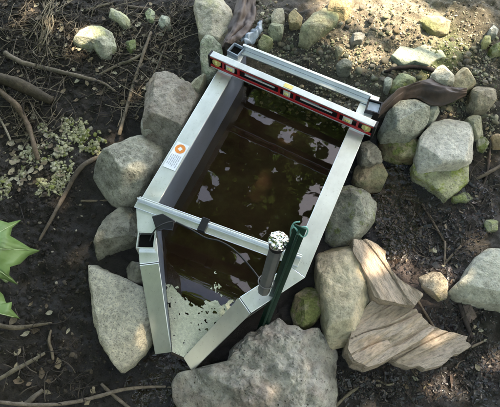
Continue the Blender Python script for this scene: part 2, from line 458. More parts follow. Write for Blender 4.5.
# ------------------------------------------------------------------ rocks
def poly_radius(poly, c, th):
    r = np.zeros(len(th)); d = np.stack([np.cos(th), np.sin(th)], 1)
    n = len(poly)
    for i in range(n):
        a = poly[i] - c; e = poly[(i + 1) % n] - poly[i]
        den = d[:, 0] * e[1] - d[:, 1] * e[0]
        den = np.where(abs(den) < 1e-9, 1e-9, den)
        t = (a[0] * e[1] - a[1] * e[0]) / den
        u = (a[0] * d[:, 1] - a[1] * d[:, 0]) / den
        ok = (t > 0) & (u >= -1e-6) & (u <= 1 + 1e-6)
        r = np.where(ok & (t > r), t, r)
    return r

def rock(name, px, height, material, label, cat='rock', group=None, seed=0, boxy=0.42, rough=0.045, facets=11, zoff=None, tilt=(0, 0), res=(120, 56), fine=0.022, parent=None, flat=1.0, lump=0.0):
    px = np.asarray(px, float); c = px.mean(0); height = height * .8
    g = on_ground(*c)
    zm = g[2] + (height * 0.35 if zoff is None else zoff)          # height of the widest outline
    P = np.array([un(x, y, zm)[:2] for x, y in px])
    cc = P.mean(0); size = np.sqrt(np.ptp(P[:, 0]) * np.ptp(P[:, 1]))
    na, nb = res
    th = np.linspace(0, 2 * np.pi, na, endpoint=False)
    r = poly_radius(P, cc, th)
    if len(px) <= 7:
        boxy = max(boxy, .6); facets = min(facets, 6)
        for _ in range(6): r = (np.roll(r, 1) + 2 * r + np.roll(r, -1)) / 4
    up = height - (zm - g[2]); dn = (zm - g[2]) + 0.03 + height * .25
    nt_ = int(nb * .78); t = np.linspace(0, 1, nt_); stop = 1 - (1 - t) ** 1.6          # rings from the crown outwards
    rings = [(sv, up * (np.sqrt(max(0, 1 - sv ** (2 / boxy))) ** (boxy * 1.05))) for sv in stop]
    for pv in np.linspace(0, np.pi / 2, nb - nt_ + 1)[1:]: rings.append((max(np.cos(pv), 0) ** boxy, -dn * np.sin(pv) ** (boxy * 1.05)))
    nb = len(rings)
    V = np.vstack([np.stack([np.cos(th) * r * sv, np.sin(th) * r * sv, np.full(na, z)], 1) for sv, z in rings])
    rr = np.random.default_rng(seed + 5)
    V[:, 2] += np.where(V[:, 2] > 0, 1, 0) * (V[:, 0] * tilt[0] + V[:, 1] * tilt[1])
    for k in range(facets):
        a = rr.uniform(0, 2 * np.pi); nz = rr.uniform(.45, .97)
        n = np.array([np.cos(a) * np.sqrt(1 - nz * nz), np.sin(a) * np.sqrt(1 - nz * nz), nz])
        s = V @ n; d = s.max() * rr.uniform(.62, .9)
        V = V - n * np.maximum(s - d, 0)[:, None] * .95
    dirv = V / (np.linalg.norm(V, axis=1)[:, None] + 1e-6)
    o = np.array([seed * 3.1, seed * 1.7, 0])
    nn = fbm(V / size * 2.2 + o, 4, seed)
    V = V + dirv * (nn * rough * size)[:, None]
    nf = fbm(V / size * 8 + o, 4, seed + 31, .62); rd = 1 - 2 * np.abs(fbm(V / size * 5 + o * 2, 4, seed + 47, .6))
    V = V + dirv * ((nf + .5 * rd) * fine * size)[:, None]
    if lump:
        b1 = np.abs(fbm(V / .10 + o, 3, seed + 3, .5)); b2 = np.abs(fbm(V / .042 + o, 3, seed + 4, .45))
        ld = dirv * .35 + np.array([0, 0, .8]) * (V[:, 2:] > 0)
        V = V + ld * ((lump * (b1 * 1.7 + b2 * .55 - .6) + .013 * fbm(V / .045 + o, 5, seed + 8, .68) - .012 * np.clip(fbm(V / .028 + o, 2, seed + 9) - .35, 0, 1)) * np.clip(.15 + V[:, 2] / up * 1.3, 0, 1))[:, None]
    F = []
    for i in range(nb - 1):
        for j in range(na):
            F.append([i * na + j, i * na + (j + 1) % na, (i + 1) * na + (j + 1) % na, (i + 1) * na + j])
    loc = (cc[0], cc[1], zm)
    o = mesh_ob(name, V, F, material, parent, loc)
    bm = bmesh.new(); bm.from_mesh(o.data); bmesh.ops.remove_doubles(bm, verts=bm.verts, dist=1e-5)
    bmesh.ops.recalc_face_normals(bm, faces=bm.faces); bm.to_mesh(o.data); bm.free()
    if label: tag(o, label, cat, group)
    return o

OLV = (0.30, 0.29, 0.22); GRY = (0.27, 0.265, 0.245); CRM = (0.52, 0.48, 0.38); TAN = (0.42, 0.34, 0.22); PAL = (0.56, 0.55, 0.46)
LIC = (0.42, 0.46, 0.30)
ROCKS = [
 # outline, height, material args, label, kwargs
 ([(147,84),(153,81),(168,79),(178,84),(188,91),(196,93),(203,99),(196,115),(185,135),(172,150),(158,146),(146,142),(145,132),(146,120)], .16,
  dict(base=(.33,.30,.25), var=.35, speck=.35, pits=.4, tint=(.25,.21,.17)), 'large brown grey rock behind the stickered side of the flume', dict(seed=1, boxy=.45, facets=6)),
 ([(143,127),(148,124),(157,126),(161,133),(158,141),(146,141),(142,135)], .13, dict(base=(.38,.36,.3), speck=.3), 'small knobbly grey stone against the large brown grey rock', dict(seed=2, facets=3)),
 ([(190,88),(194,80),(200,77),(207,80),(205,90),(200,97),(192,95)], .15, dict(base=(.35,.33,.24), speck=.35), 'small tan stone wedged by the flume under the level end', dict(seed=3)),
 ([(201,52),(206,44),(214,45),(222,55),(224,66),(216,76),(207,79),(201,68)], .13, dict(base=(.36,.38,.29), moss=.35, moss_col=(.26,.3,.2), speck=.4), 'grey green lichen speckled stone under the left end of the level', dict(seed=4, facets=3)),
 ([(194,10),(199,-2),(222,-3),(230,10),(232,19),(229,33),(219,40),(208,41),(199,35)], .11, dict(base=CRM, var=.3, tint=(.42,.4,.24), speck=.2), 'cream rounded boulder beside the upright brown liner', dict(seed=5, facets=4, boxy=.55)),
 ([(91,171),(96,165),(108,157),(130,148),(151,140),(165,138),(175,142),(172,158),(161,172),(151,182),(143,194),(134,201),(116,204),(108,199),(100,187)], .15,
  dict(base=(.40,.39,.32), speck=.4, pits=.35), 'angular olive grey rock left of the flume, uppermost of the two touching', dict(seed=6, boxy=.45, facets=8)),
 ([(95,244),(100,231),(110,218),(122,209),(136,203),(146,215),(145,236),(135,243),(117,249),(105,254),(96,258)], .10,
  dict(base=(.31,.30,.24), speck=.4, pits=.4), 'darker olive rock wedged beneath the front left corner of flume', dict(seed=7, boxy=.5, facets=6)),
 ([(90,266),(97,264),(103,269),(125,279),(145,289),(150,300),(154,325),(151,339),(143,352),(133,362),(120,371),(112,360),(103,343),(95,325),(92,305),(91,285)], .10,
  dict(base=(.72,.67,.54), var=.22, scale=1.5, speck=.5, pits=.7), 'pale speckled wedge shaped rock standing beside the flume outlet', dict(seed=8, boxy=.38, facets=4, rough=.03)),
 ([(126,268),(130,263),(140,264),(146,270),(144,282),(136,283),(128,279)], .07, dict(base=(.33,.31,.25)), 'small grey brown stone between the pale wedge rock and flume', dict(seed=9)),
 ([(178,381),(184,374),(197,371),(210,367),(225,364),(230,352),(238,343),(250,335),(265,324),(279,317),(289,324),(303,333),(316,331),(330,342),(337,355),(335,375),(340,395),(338,425),(300,440),(240,440),(195,425),(178,400)], .15,
  dict(base=(.37,.355,.315), var=.5, speck=.35, pits=1.0, scale=.8, tint=(.34,.29,.25)), 'big knobbly grey boulder below the flume outlet', dict(seed=10, boxy=.55, facets=2, rough=.07, fine=.028, res=(300, 150), lump=.030)),
 ([(291,312),(295,296),(306,286),(316,288),(323,302),(322,314),(314,324),(303,330),(294,324)], .08, dict(base=(.33,.31,.2), moss=.45, moss_col=(.2,.22,.08), tint=(.35,.27,.17), speck=.4), 'round mossy brown cobble above the big knobbly boulder', dict(seed=11, facets=2)),
 ([(316,249),(330,245),(344,243),(355,249),(359,263),(368,280),(377,303),(379,316),(369,333),(352,344),(331,347),(325,335),(322,310),(316,275)], .13,
  dict(base=(.66,.56,.40), var=.25, speck=.15, pits=.15, tint=(.52,.47,.34)), 'large smooth pale yellow rock beside the cracked tan slabs', dict(seed=12, boxy=.42, facets=7, rough=.03)),
 ([(449,292),(462,279),(474,259),(486,251),(500,253),(530,262),(530,315),(500,307),(476,303),(460,299)], .09, dict(base=(.52,.51,.42), var=.18, speck=.15, pits=.1), 'smooth pale grey rock cut by the right edge of picture', dict(seed=16, boxy=.4, facets=4, rough=.02)),
 ([(420,275),(431,270),(440,275),(446,283),(447,298),(440,300),(431,292),(423,286)], .05, dict(base=(.46,.40,.31), var=.8, tint=(.42,.34,.14), speck=.5, pits=.8), 'small yellow white broken stone left of the smooth right rock', dict(seed=17, facets=5)),
 ([(329,200),(336,187),(350,185),(366,192),(377,203),(373,222),(363,233),(352,241),(336,243),(326,236)], .14, dict(base=(.34,.34,.28), moss=.25, moss_col=(.2,.23,.1), speck=.45, pits=.5), 'rough grey rock against the right side of flume', dict(seed=18, boxy=.5)),
 ([(352,180),(354,169),(364,165),(380,167),(387,178),(382,187),(366,190),(354,187)], .09, dict(base=(.30,.24,.16), tint=(.24,.23,.14), speck=.35), 'brown rounded cobble above the rough grey rock', dict(seed=19, facets=3)),
 ([(358,150),(361,141),(368,138),(377,151),(382,164),(370,169),(360,166)], .12, dict(base=(.3,.28,.23), speck=.4, pits=.4), 'grey stone jammed between level end and brown cobble', dict(seed=20)),
 ([(377,137),(383,133),(400,137),(416,136),(419,147),(416,159),(400,160),(385,154)], .07, dict(base=(.36,.33,.2), tint=(.2,.14,.08), moss=.25, speck=.3), 'brown and green cobble below the grey green boulder', dict(seed=21, facets=4)),
 ([(417,152),(420,138),(430,125),(447,120),(468,125),(477,138),(476,157),(462,163),(440,165),(422,167)], .085, dict(base=(.70,.68,.60), var=.15, speck=.25, pits=.3, scale=1.3), 'big white rock resting on the yellow green mossy stone', dict(seed=22, boxy=.42, facets=3, rough=.02, zoff=.045)),
 ([(412,165),(423,158),(450,156),(475,156),(478,168),(469,181),(459,191),(446,200),(436,191),(426,183),(414,177)], .045, dict(base=(.46,.46,.30), moss=.35, moss_col=(.32,.36,.11), speck=.4, pits=.6), 'yellow green mossy stone under the big white rock', dict(seed=23, boxy=.4, facets=3)),
 ([(451,196),(460,192),(472,192),(475,198),(465,203),(453,202)], .03, dict(base=(.25,.27,.17), moss=.5, moss_col=(.26,.3,.12)), 'flat lichen covered stone below the yellow green mossy stone', dict(seed=24)),
 ([(379,128),(386,117),(394,106),(404,98),(418,97),(427,105),(426,126),(412,137),(395,138),(383,135)], .13, dict(base=(.40,.41,.34), var=.25, speck=.45), 'grey green speckled boulder under the curved brown liner', dict(seed=25, boxy=.5, facets=5)),
 ([(426,106),(431,103),(438,107),(438,116),(433,122),(426,121)], .08, dict(base=(.5,.5,.4)), 'small pale stone between the grey green boulder and white rock', dict(seed=26)),
 ([(430,77),(436,70),(446,71),(452,79),(452,87),(444,89),(434,85)], .10, dict(base=(.6,.56,.44), var=.2), 'bright cream stone behind the curved brown liner', dict(seed=27, facets=5)),
 ([(451,85),(456,74),(466,70),(473,74),(476,84),(466,90),(455,92)], .10, dict(base=(.48,.41,.28), tint=(.40,.37,.22)), 'yellow tan stone behind the tip of brown liner', dict(seed=28, facets=6)),
 ([(469,94),(474,87),(484,85),(494,89),(497,99),(490,107),(477,107),(470,102)], .09, dict(base=(.36,.32,.24), speck=.35), 'brown grey cobble at the right, past the yellow tan stone', dict(seed=29)),
 ([(464,121),(472,117),(482,123),(486,133),(478,138),(470,130)], .07, dict(base=(.36,.35,.25), moss=.3, moss_col=(.28,.3,.14)), 'green tinged stone at the right shoulder of white rock', dict(seed=30)),
 ([(476,138),(484,136),(488,144),(485,151),(478,150)], .05, dict(base=(.36,.35,.26), moss=.3), 'small mossy stone touching the right side of white rock', dict(seed=31)),
 ([(490,138),(497,135),(505,139),(503,148),(494,147)], .05, dict(base=(.5,.36,.22)), 'small orange tan stone at right edge beyond white rock', dict(seed=32)),
 ([(390,80),(396,75),(408,77),(416,81),(412,88),(400,90),(391,88)], .05, dict(base=(.36,.38,.22), moss=.3, moss_col=(.3,.33,.12)), 'flat greenish stone above the brown liner', dict(seed=33)),
 ([(384,80),(389,76),(392,82),(390,90),(385,88)], .05, dict(base=(.42,.42,.33)), 'small upright pale stone left of flat greenish stone', dict(seed=34)),
 ([(392,56),(400,47),(413,50),(424,46),(438,49),(447,57),(436,60),(428,66),(414,62),(404,65)], .018, dict(base=(.36,.42,.33), var=.3, tint=(.44,.45,.34), speck=.2), 'flat blue green slab bedded in the sandy bank', dict(seed=35, boxy=.3, facets=2, rough=.02)),
 ([(271,16),(276,9),(283,10),(285,20),(279,25),(272,23)], .05, dict(base=(.52,.48,.36)), 'cream pebble, highest of the cluster behind rear bar', dict(seed=36)),
 ([(258,44),(263,36),(270,36),(273,43),(266,49),(260,49)], .06, dict(base=(.34,.35,.2), moss=.3, moss_col=(.26,.29,.12)), 'green mossy pebble touching the rear bar near brown liner', dict(seed=37)),
 ([(267,30),(274,23),(284,28),(282,36),(272,36)], .05, dict(base=(.34,.35,.24)), 'green grey pebble below the cream pebble', dict(seed=38)),
 ([(288,16),(294,11),(303,16),(301,26),(290,25)], .04, dict(base=(.45,.36,.2)), 'tan pebble right of the cream pebble', dict(seed=39)),
 ([(299,40),(302,27),(312,17),(325,11),(339,15),(337,26),(320,36),(308,42)], .06, dict(base=(.38,.35,.22), var=.5, tint=(.3,.33,.2), pits=.5), 'ragged tan green stone on the bank behind flume', dict(seed=40, facets=6)),
 ([(327,10),(331,0),(340,-5),(351,-2),(351,13),(341,18),(330,15)], .07, dict(base=(.5,.4,.23), var=.4), 'orange tan rock at top above the ragged stone', dict(seed=41, facets=6)),
 ([(335,50),(340,45),(344,52),(338,58)], .04, dict(base=(.45,.4,.25)), 'small tan pebble below the ragged tan green stone', dict(seed=42)),
 ([(336,63),(345,58),(353,62),(351,71),(339,71)], .05, dict(base=(.3,.29,.22)), 'grey pebble just above the right end of rear bar', dict(seed=43)),
 ([(350,36),(356,33),(365,36),(362,42),(352,42)], .04, dict(base=(.25,.25,.22)), 'dark grey pebble on the sandy bank', dict(seed=44)),
 ([(482,41),(485,35),(490,37),(490,44),(484,45)], .04, dict(base=(.42,.42,.22), moss=.3, moss_col=(.40,.42,.16)), 'yellow green pebble at upper right', dict(seed=45)),
 ([(488,31),(493,26),(499,29),(497,35),(490,35)], .04, dict(base=(.33,.35,.33)), 'blue grey pebble at upper right', dict(seed=46)),
 ([(489,49),(495,43),(505,45),(504,53),(493,54)], .04, dict(base=(.36,.37,.22), moss=.4), 'mossy stone cut by the right edge at upper right', dict(seed=47)),
 ([(74,44),(80,35),(90,30),(103,30),(113,36),(116,47),(109,54),(100,55),(93,47),(82,47)], .07, dict(base=(.52,.52,.40), moss=.35, moss_col=(.42,.44,.25), speck=.35, pits=.5), 'pale green lichen stone alone among the upper left twigs', dict(seed=48, facets=4, boxy=.5)),
 ([(107,14),(112,9),(120,11),(130,20),(130,27),(122,26),(112,20)], .05, dict(base=(.46,.47,.35), moss=.5, moss_col=(.48,.48,.3), pits=.6), 'crusty lichen stone up and right of the lone pale stone', dict(seed=49)),
 ([(145,13),(150,9),(155,13),(154,20),(147,20)], .035, dict(base=(.4,.44,.32), moss=.5, moss_col=(.38,.43,.24)), 'small lichen stone in the twigs, left of a whiter one', dict(seed=50)),
 ([(158,23),(162,17),(170,18),(171,26),(162,27)], .04, dict(base=(.52,.55,.45)), 'small whitish stone in the twigs near cream boulder', dict(seed=51)),
 ([(125,45),(129,38),(136,41),(136,49),(130,52)], .035, dict(base=(.22,.25,.16), moss=.5, moss_col=(.2,.24,.1)), 'dull mossy pebble beside the forked stick', dict(seed=52)),
 ([(418,20),(436,14),(452,20),(450,30),(432,33)], .03, dict(base=(.36,.32,.22), tint=(.2,.21,.1)), 'half buried tan stone in bright sandy bank', dict(seed=53, boxy=.4)),
 ([(463,300),(474,305),(478,316),(470,324),(462,316)], .03, dict(base=(.2,.15,.13)), 'dark brown clod under the smooth right rock', dict(seed=54)),
 ([(484,222),(490,217),(498,222),(497,231),(488,232)], .03, dict(base=(.36,.36,.24), moss=.4, moss_col=(.3,.32,.15)), 'small lichen stone in the mud near right edge', dict(seed=55)),
]
for k, (px, h, ma, lab, kw) in enumerate(ROCKS):
    rock('stone' if len(lab) and ('pebble' in lab or 'small' in lab) else 'rock', px, h, rock_mat(**ma), lab, 'stone' if 'pebble' in lab or 'small' in lab else 'rock', None, **kw)

def slab(px, height, material, label, seed, grain, lift=0.0, slope=(0, 0), ret=False):
    """flat layered stone: stepped top along the grain, near upright split edges"""
    px = np.asarray(px, float); g = on_ground(*px.mean(0)); zt = g[2] + height + lift
    P = np.array([un(x, y, zt - height * .3)[:2] for x, y in px]); cc = P.mean(0); na = 200
    th = np.linspace(0, 2 * np.pi, na, endpoint=False); r = poly_radius(P, cc, th)
    r = r * (1 + .02 * fbm(np.stack([np.cos(th) * 9, np.sin(th) * 9, 0 * th + seed], 1), 3, seed, .6))
    gd = np.array([math.cos(grain), math.sin(grain)]); V = []
    def top(x, y):
        u = x * gd[0] + y * gd[1]; v = -x * gd[1] + y * gd[0]; p = np.stack([u * 1.8 + seed, v * 24, 0 * u], 1)
        k = fbm(p, 3, seed, .5) * 2.6; st = np.floor(k) + np.clip((k - np.floor(k)) * 5, 0, 1)      # split layers
        crk = np.abs(fbm(np.stack([u * 2.5 + seed, v * 12, 0 * u], 1), 2, seed + 2)); crk = np.clip(1 - crk / .035, 0, 1)
        return .0065 * st + .004 * fbm(p * 2.2, 3, seed + 6) - .010 * crk + x * slope[0] + y * slope[1]
    for t in np.linspace(0, 1, 46):
        s_ = t * (1 - .03 * (t > .99)); x, y = np.cos(th) * r * s_, np.sin(th) * r * s_
        V.append(np.stack([x, y, top(x, y) - .006 * (t > .985)], 1))
    xe, ye = np.cos(th) * r, np.sin(th) * r; ze = top(xe, ye)
    for k, d in enumerate(np.linspace(.12, 1, 12)):
        lay = 1 + .035 * _hash(np.full(na, k // 2), np.floor(th * 5), np.full(na, seed), 3) - .02 + .012 * fbm(np.stack([th * 6, 0 * th + k, 0 * th], 1), 2, seed)
        V.append(np.stack([xe * lay, ye * lay, ze - d * (height + .03)], 1))
    V = np.vstack(V); n = len(V) // na
    F = [[i * na + j, i * na + (j + 1) % na, (i + 1) * na + (j + 1) % na, (i + 1) * na + j] for i in range(n - 1) for j in range(na)]
    o = mesh_ob('flat_rock', V, F, material, None, (cc[0], cc[1], zt))
    bm = bmesh.new(); bm.from_mesh(o.data); bmesh.ops.remove_doubles(bm, verts=bm.verts, dist=1e-5); bmesh.ops.recalc_face_normals(bm, faces=bm.faces); bm.to_mesh(o.data); bm.free()
    o.data.set_sharp_from_angle(angle=math.radians(38)); tag(o, label, 'rock'); return o
def slabm(c, t, rot): return rock_mat(base=c, var=.3, speck=.08, pits=.1, tint=t, streak=((1, 3.5, 3), (0, 0, rot)))
slab([(351,243),(364,241),(376,247),(384,255),(383,260),(390,274),(398,283),(411,291),(421,298),(413,309),(400,307),(390,305),(379,304),(372,300),(366,285),(358,268),(350,255)], .085,
     slabm((.60,.47,.36), (.66,.53,.42), .75), 'cracked tan slab, uppermost of three beside large smooth rock', 13, -.75)
slab([(352,322),(372,300),(380,305),(391,307),(400,309),(414,311),(424,321),(433,331),(419,342),(404,351),(390,359),(378,366),(367,369),(352,363),(345,351)], .075,
     slabm((.61,.48,.37), (.67,.54,.43), -.95), 'layered tan slab in the middle of three beside smooth rock', 14, .95)
slab([(424,324),(440,331),(467,337),(465,342),(470,347),(458,355),(452,356),(440,367),(423,371),(417,367),(408,369),(394,364),(386,354),(404,340)], .045,
     slabm((.57,.46,.36), (.63,.51,.41), -.8), 'flat split tan slab, lowest of three, pointing towards pale right rock', 15, .8)

# ------------------------------------------------------------------ the flume
fl = empty('metering_flume', (0, 0.33, 0)); FLC = np.array([0, 0.33, 0])
tag(fl, 'bare metal measuring flume with V outlet set in the muddy stream', 'flume')
def fsolid(name, poly, off, mt, parent=None, bevel=0.0012):
    return solid(name, poly, off, mt, parent or fl, FLC, bevel)
for s in (-1, 1):
    # straight wall and its flange
    nx_, ny_ = YC / math.hypot(YC, W - WT), -(W - WT) / math.hypot(YC, W - WT); tm = (W + nx_ * FW - (W + FW)) / -ny_
    MY = YC + ny_ * FW - nx_ * tm                       # where the outer flange edges meet
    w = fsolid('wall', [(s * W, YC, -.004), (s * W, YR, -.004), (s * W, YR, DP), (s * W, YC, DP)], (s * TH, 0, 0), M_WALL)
    fsolid('flange', [(s * (W + .0005), YC + .0006, DP + .0005), (s * (W + .0005), YR, DP + .0005), (s * (W + FW), YR, DP + .0005), (s * (W + FW), MY + .0006, DP + .0005)], (0, 0, TH), M_ALU, w)
    # converging wall
    e = np.array([s * (WT - W), -YC, 0.]); e /= np.linalg.norm(e); n = np.array([-e[1], e[0], 0.]) * 1.0
    if n[0] * s < 0: n = -n
    a = np.array([s * W, YC, 0.]); b_ = np.array([s * WT, 0, 0.]); sp = np.array([s * WS, YS, 0.])
    zt = np.array([0, 0, DP]); ft = np.array([0, 0, -.004])
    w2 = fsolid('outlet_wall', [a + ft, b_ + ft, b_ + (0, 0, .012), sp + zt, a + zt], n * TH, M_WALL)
    up = np.array([0, 0, .0005])
    fsolid('flange', [a + zt + up - (0, .0005, 0), sp + zt + up, sp + zt + up + n * FW, np.array([s * (W + FW), MY, DP + .0005])], (0, 0, TH), M_ALU, w2)
    d = (b_ + (0, 0, .012)) - (sp + zt); fn = np.cross(d, n); fn /= np.linalg.norm(fn); fn *= np.sign(fn[2])
    st = sp + zt; en = b_ + np.array([0, 0, .012])
    fsolid('sloping_flange', [st + fn * .0005 + d * .0012, en + fn * .0005, en + fn * .0005 + n * FW * .9, st + fn * .0005 + d * .0012 + n * FW], fn * TH, M_ALU, w2)
# floor
fsolid('floor', [(-W, YR, -.0045), (-W, YC, -.0045), (-WT, -.006, -.0045), (WT, -.006, -.0045), (W, YC, -.0045), (W, YR, -.0045)], (0, 0, .004), M_FLOOR, bevel=0)
# front cross bar: an angle with a standing lip
zc = DP + TH + .0016
cb0 = np.array([-W - FW - .004, YC - .020, zc]); cbx = np.array([2 * (W + FW) - .026, .024, 0])
cby = np.array([-.0017, .040, 0])
cb = boxm('cross_bar', cb0, cbx, cby, (0, 0, .0045), M_ALU2, fl, loc=FLC)
boxm('lip', cb0 + cby * .62 + (0, 0, .0046), cbx, cby * .12, (0, 0, .012), M_ALU2, cb, loc=FLC)
# rear bar
rb0 = np.array([-.236, .998, .2350]); rbx = np.array([.485, -.028, 0])
rb = boxm('rear_bar', rb0, rbx, (.0018, .030, 0), (0, 0, .006), M_ALU2, fl, loc=FLC)
boxm('lip', rb0 + np.array([.0018, .030, 0]) * .62 + (0, 0, .0062), rbx, (.0006, .010, 0), (0, 0, .020), M_ALU2, rb, loc=FLC)
# leg sockets: open square tubes
def socket(cx, cy, z0, z1, size, rot, mt=M_ALU, cap=None):
    c, s_ = math.cos(rot), math.sin(rot); ax = np.array([c, s_, 0]); ay = np.array([-s_, c, 0]); t = .004; h = size / 2
    ctr = np.array([cx, cy, z0]); P = []
    for k, (u, v) in enumerate(((ax, ay), (ay, -ax), (-ax, -ay), (-ay, ax))):
        o_ = ctr + u * (h - t) - v * h
        P.append(prism([o_, o_ + u * t, o_ + u * t + v * (2 * h - t), o_ + v * (2 * h - t)], (0, 0, z1 - z0)))
    V, F = join(P)
    o = mesh_ob('leg_socket', V - FLC, F, mt, fl, smooth=False)
    bo = boxm('cap_or_hole_shade', ctr + (0, 0, (z1 - z0) * (.6 if cap else .935)) - ax * (h - t * 1.3) - ay * (h - t * 1.3), ax * (2 * h - 2.6 * t), ay * (2 * h - 2.6 * t), (0, 0, (cap if cap else .005)), M_HOLE if not cap else M_PLASTIC, o, loc=FLC)  # real cap on one socket; open ones get a near-black block as inner shade
    return o
q = un(146, 240, .25); socket(q[0], q[1], .02, .250, .054, math.radians(22), M_ALU2)
q = un(374, 106, .25); socket(q[0], q[1], .02, .25, .050, math.radians(4), M_BLACK, cap=.085)
q = un(236, 49, .25); socket(q[0] + .0, q[1], .02, .25, .046, math.radians(-10), M_PLASTIC)
# tape wraps and rivets
def on_bar(t, back, up): return cb0 + cbx * t + cby * back + np.array([0, 0, up])
for t0, t1 in ((.40, .445),):
    boxm('tape', on_bar(t0, -.04, -.0012), cbx * (t1 - t0), cby * 1.08, (0, 0, .0185), M_TAPE, cb, loc=FLC)
ptsr = [un(x, y, .243) for x, y in ((152, 217), (163, 214), (175, 221), (173, 231), (164, 230), (157, 232))]
fsolid('tape', [tuple(p) for p in ptsr], (0, 0, .006), M_TAPE, cb, .002)
# maker's sticker
zs = DP + TH + .0012
stk = fsolid('sticker', [(-.271, .579, zs), (-.227, .579, zs), (-.227, .476, zs), (-.271, .476, zs)], (0, 0, .0005), M_STICK, None, 0)
th = np.linspace(0, 2 * np.pi, 28, endpoint=False)
fsolid('logo', [(-.2495 + .0175 * math.cos(a), .556 + .0175 * math.sin(a), zs + .0006) for a in th], (0, 0, .0003), M_ORANGE, stk, 0)
star = [(-.2495 + (.0085 if k % 2 == 0 else .0058) * math.cos(a), .556 + (.0085 if k % 2 == 0 else .0058) * math.sin(a), zs + .001) for k, a in enumerate(np.linspace(.3, .3 + 2 * np.pi, 8, endpoint=False))]
fsolid('logo_star', star, (0, 0, .0003), M_STICK, stk, 0)
rr = np.random.default_rng(3)
for k in range(6):
    x0 = -.2665 + k * .0062
    yb = .531
    while yb > .487:
        L = rr.uniform(.005, .012); 
        if yb - L < .484: break
        fsolid('text_line', [(x0, yb, zs + .0006), (x0 + .0028, yb, zs + .0006), (x0 + .0028, yb - L, zs + .0006), (x0, yb - L, zs + .0006)], (0, 0, .0002), M_PRINT, stk, 0)
        yb -= L + .0025
# cable along the front bar and wire at the corner
cv, cf = tube([un(176, 222, .262), un(190, 229, .262), un(206, 238, .264), un(219, 241, .262), un(233, 249, .25), un(246, 262, .25), un(258, 277, .256), un(264, 288, .262)], .0028, 8)
cable = mesh_ob('sensor_cable', cv - un(215, 245, .24), cf, M_BLACK, None, un(215, 245, .24)); tag(cable, 'thin black cable from taped front bar to the grey tube', 'cable')
cv, cf = tube([un(149, 243, .236), un(153, 233, .25), un(158, 227, .262), un(166, 223, .266), un(175, 221, .262)], .0022, 8)
cable2 = mesh_ob('wire', cv - un(158, 230, .24), cf, M_TAPE, None, un(158, 230, .24)); tag(cable2, 'short dark wire leaving the square socket at front left corner', 'wire')

# ------------------------------------------------------------------ water in the flume, pool below it
def water_sheet(name, poly_fn, xs, ys, zfn, label):
    Xg, Yg = np.meshgrid(xs, ys); 
    V = []; 
    for yv in ys:
        lo, hi = poly_fn(yv)
        for t in np.linspace(0, 1, len(xs)): V.append((lo + (hi - lo) * t, yv, zfn(yv)))
    n = len(xs); F = [[i * n + j, i * n + j + 1, (i + 1) * n + j + 1, (i + 1) * n + j] for i in range(len(ys) - 1) for j in range(n - 1)]
    o = mesh_ob(name, V, F, M_WATER); tag(o, label, kind='structure'); return o
def half(yv): return (W if yv >= YC else WT + (W - WT) * yv / YC) - .0006
def wz(yv):
    t = min(1, max(0, (yv - .0) / .24)); t = t * t * (3 - 2 * t); return .006 + (ZW - .006) * t
water_sheet('water', lambda v: (-half(v), half(v)), np.linspace(0, 1, 9), np.concatenate([np.linspace(0.001, .34, 40), np.linspace(.36, 1.0, 20)]), wz, 'still brown water standing in the flume')
pp = [on_ground(x, y)[:2] for x, y in ((122, 392), (128, 372), (140, 362), (156, 350), (172, 352), (192, 360), (200, 372), (196, 392), (180, 412), (140, 412))]
pc = np.mean(pp, 0)
V = [(pc[0], pc[1], -.046)] + [(p[0], p[1], -.046) for p in pp]
mesh_ob('pool', V, [[0, 1 + i, 1 + (i + 1) % len(pp)] for i in range(len(pp))], M_SEEP).__setitem__('kind', 'structure')

def film(name, outline, zadd, mt, label, kind):
    P = np.array([on_ground(x, y)[:2] for x, y in outline]); lo, hi = P.min(0), P.max(0); st = .012
    xs = np.arange(lo[0], hi[0], st); ys = np.arange(lo[1], hi[1], st); Xg, Yg = np.meshgrid(xs, ys); x, y = Xg.ravel(), Yg.ravel()
    ins = inside_any(x, y, [P]).reshape(Xg.shape); z = ground_base(x, y) + zadd
    n = len(xs); F = [[i * n + j, i * n + j + 1, (i + 1) * n + j + 1, (i + 1) * n + j] for i in range(len(ys) - 1) for j in range(n - 1) if ins[i, j] and ins[i, j + 1] and ins[i + 1, j] and ins[i + 1, j + 1]]
    o = mesh_ob(name, np.stack([x, y, z], 1), F, mt); bm = bmesh.new(); bm.from_mesh(o.data); bmesh.ops.delete(bm, geom=[v for v in bm.verts if not v.link_faces], context='VERTS'); bm.to_mesh(o.data); bm.free()
    tag(o, label, kind=kind); return o
film('seep_water', [(352,200),(375,170),(400,160),(412,182),(425,205),(420,240),(405,262),(385,262),(378,240),(372,225)], .003, M_SEEP, 'thin film of seeping water over the right hand mud', 'structure')
# pale scum floating where the outlet narrows
SC = [[(164,284),(168,287),(174,288),(180,296),(190,302),(199,308),(208,303),(218,303),(222,309),(227,306),(240,300),(226,318),(204,337),(187,355),(180,360),(172,358),(168,340)],
      [(213,292),(215,286),(219,287),(224,291),(222,296),(216,297)], [(214,277),(217,276),(217,279)], [(209,291),(212,290),(212,294)], [(221,297),(224,299),(221,301)], [(176,291),(178,288),(181,292)]]
SCW = [np.array([un(x, y, wz(.33)*.55 + .0) [:2] for x, y in P]) for P in SC]
st = .0013; xs = np.arange(-.14, .15, st); ys = np.arange(-.0, .27, st); Xg, Yg = np.meshgrid(xs, ys); x, y = Xg.ravel(), Yg.ravel()
pn = np.stack([x, y, 0 * x], 1); wx = x + .007 * fbm(pn * 70, 3, 5); wy = y + .007 * fbm(pn * 70, 3, 6)
hw = WT + (W - WT) * y / YC
ins = inside_any(wx, wy, SCW) & (np.abs(x) < hw - .001) & (fbm(pn * 110, 3, 12) < .62 - 2.2 * np.clip(y - .07, 0, .2))
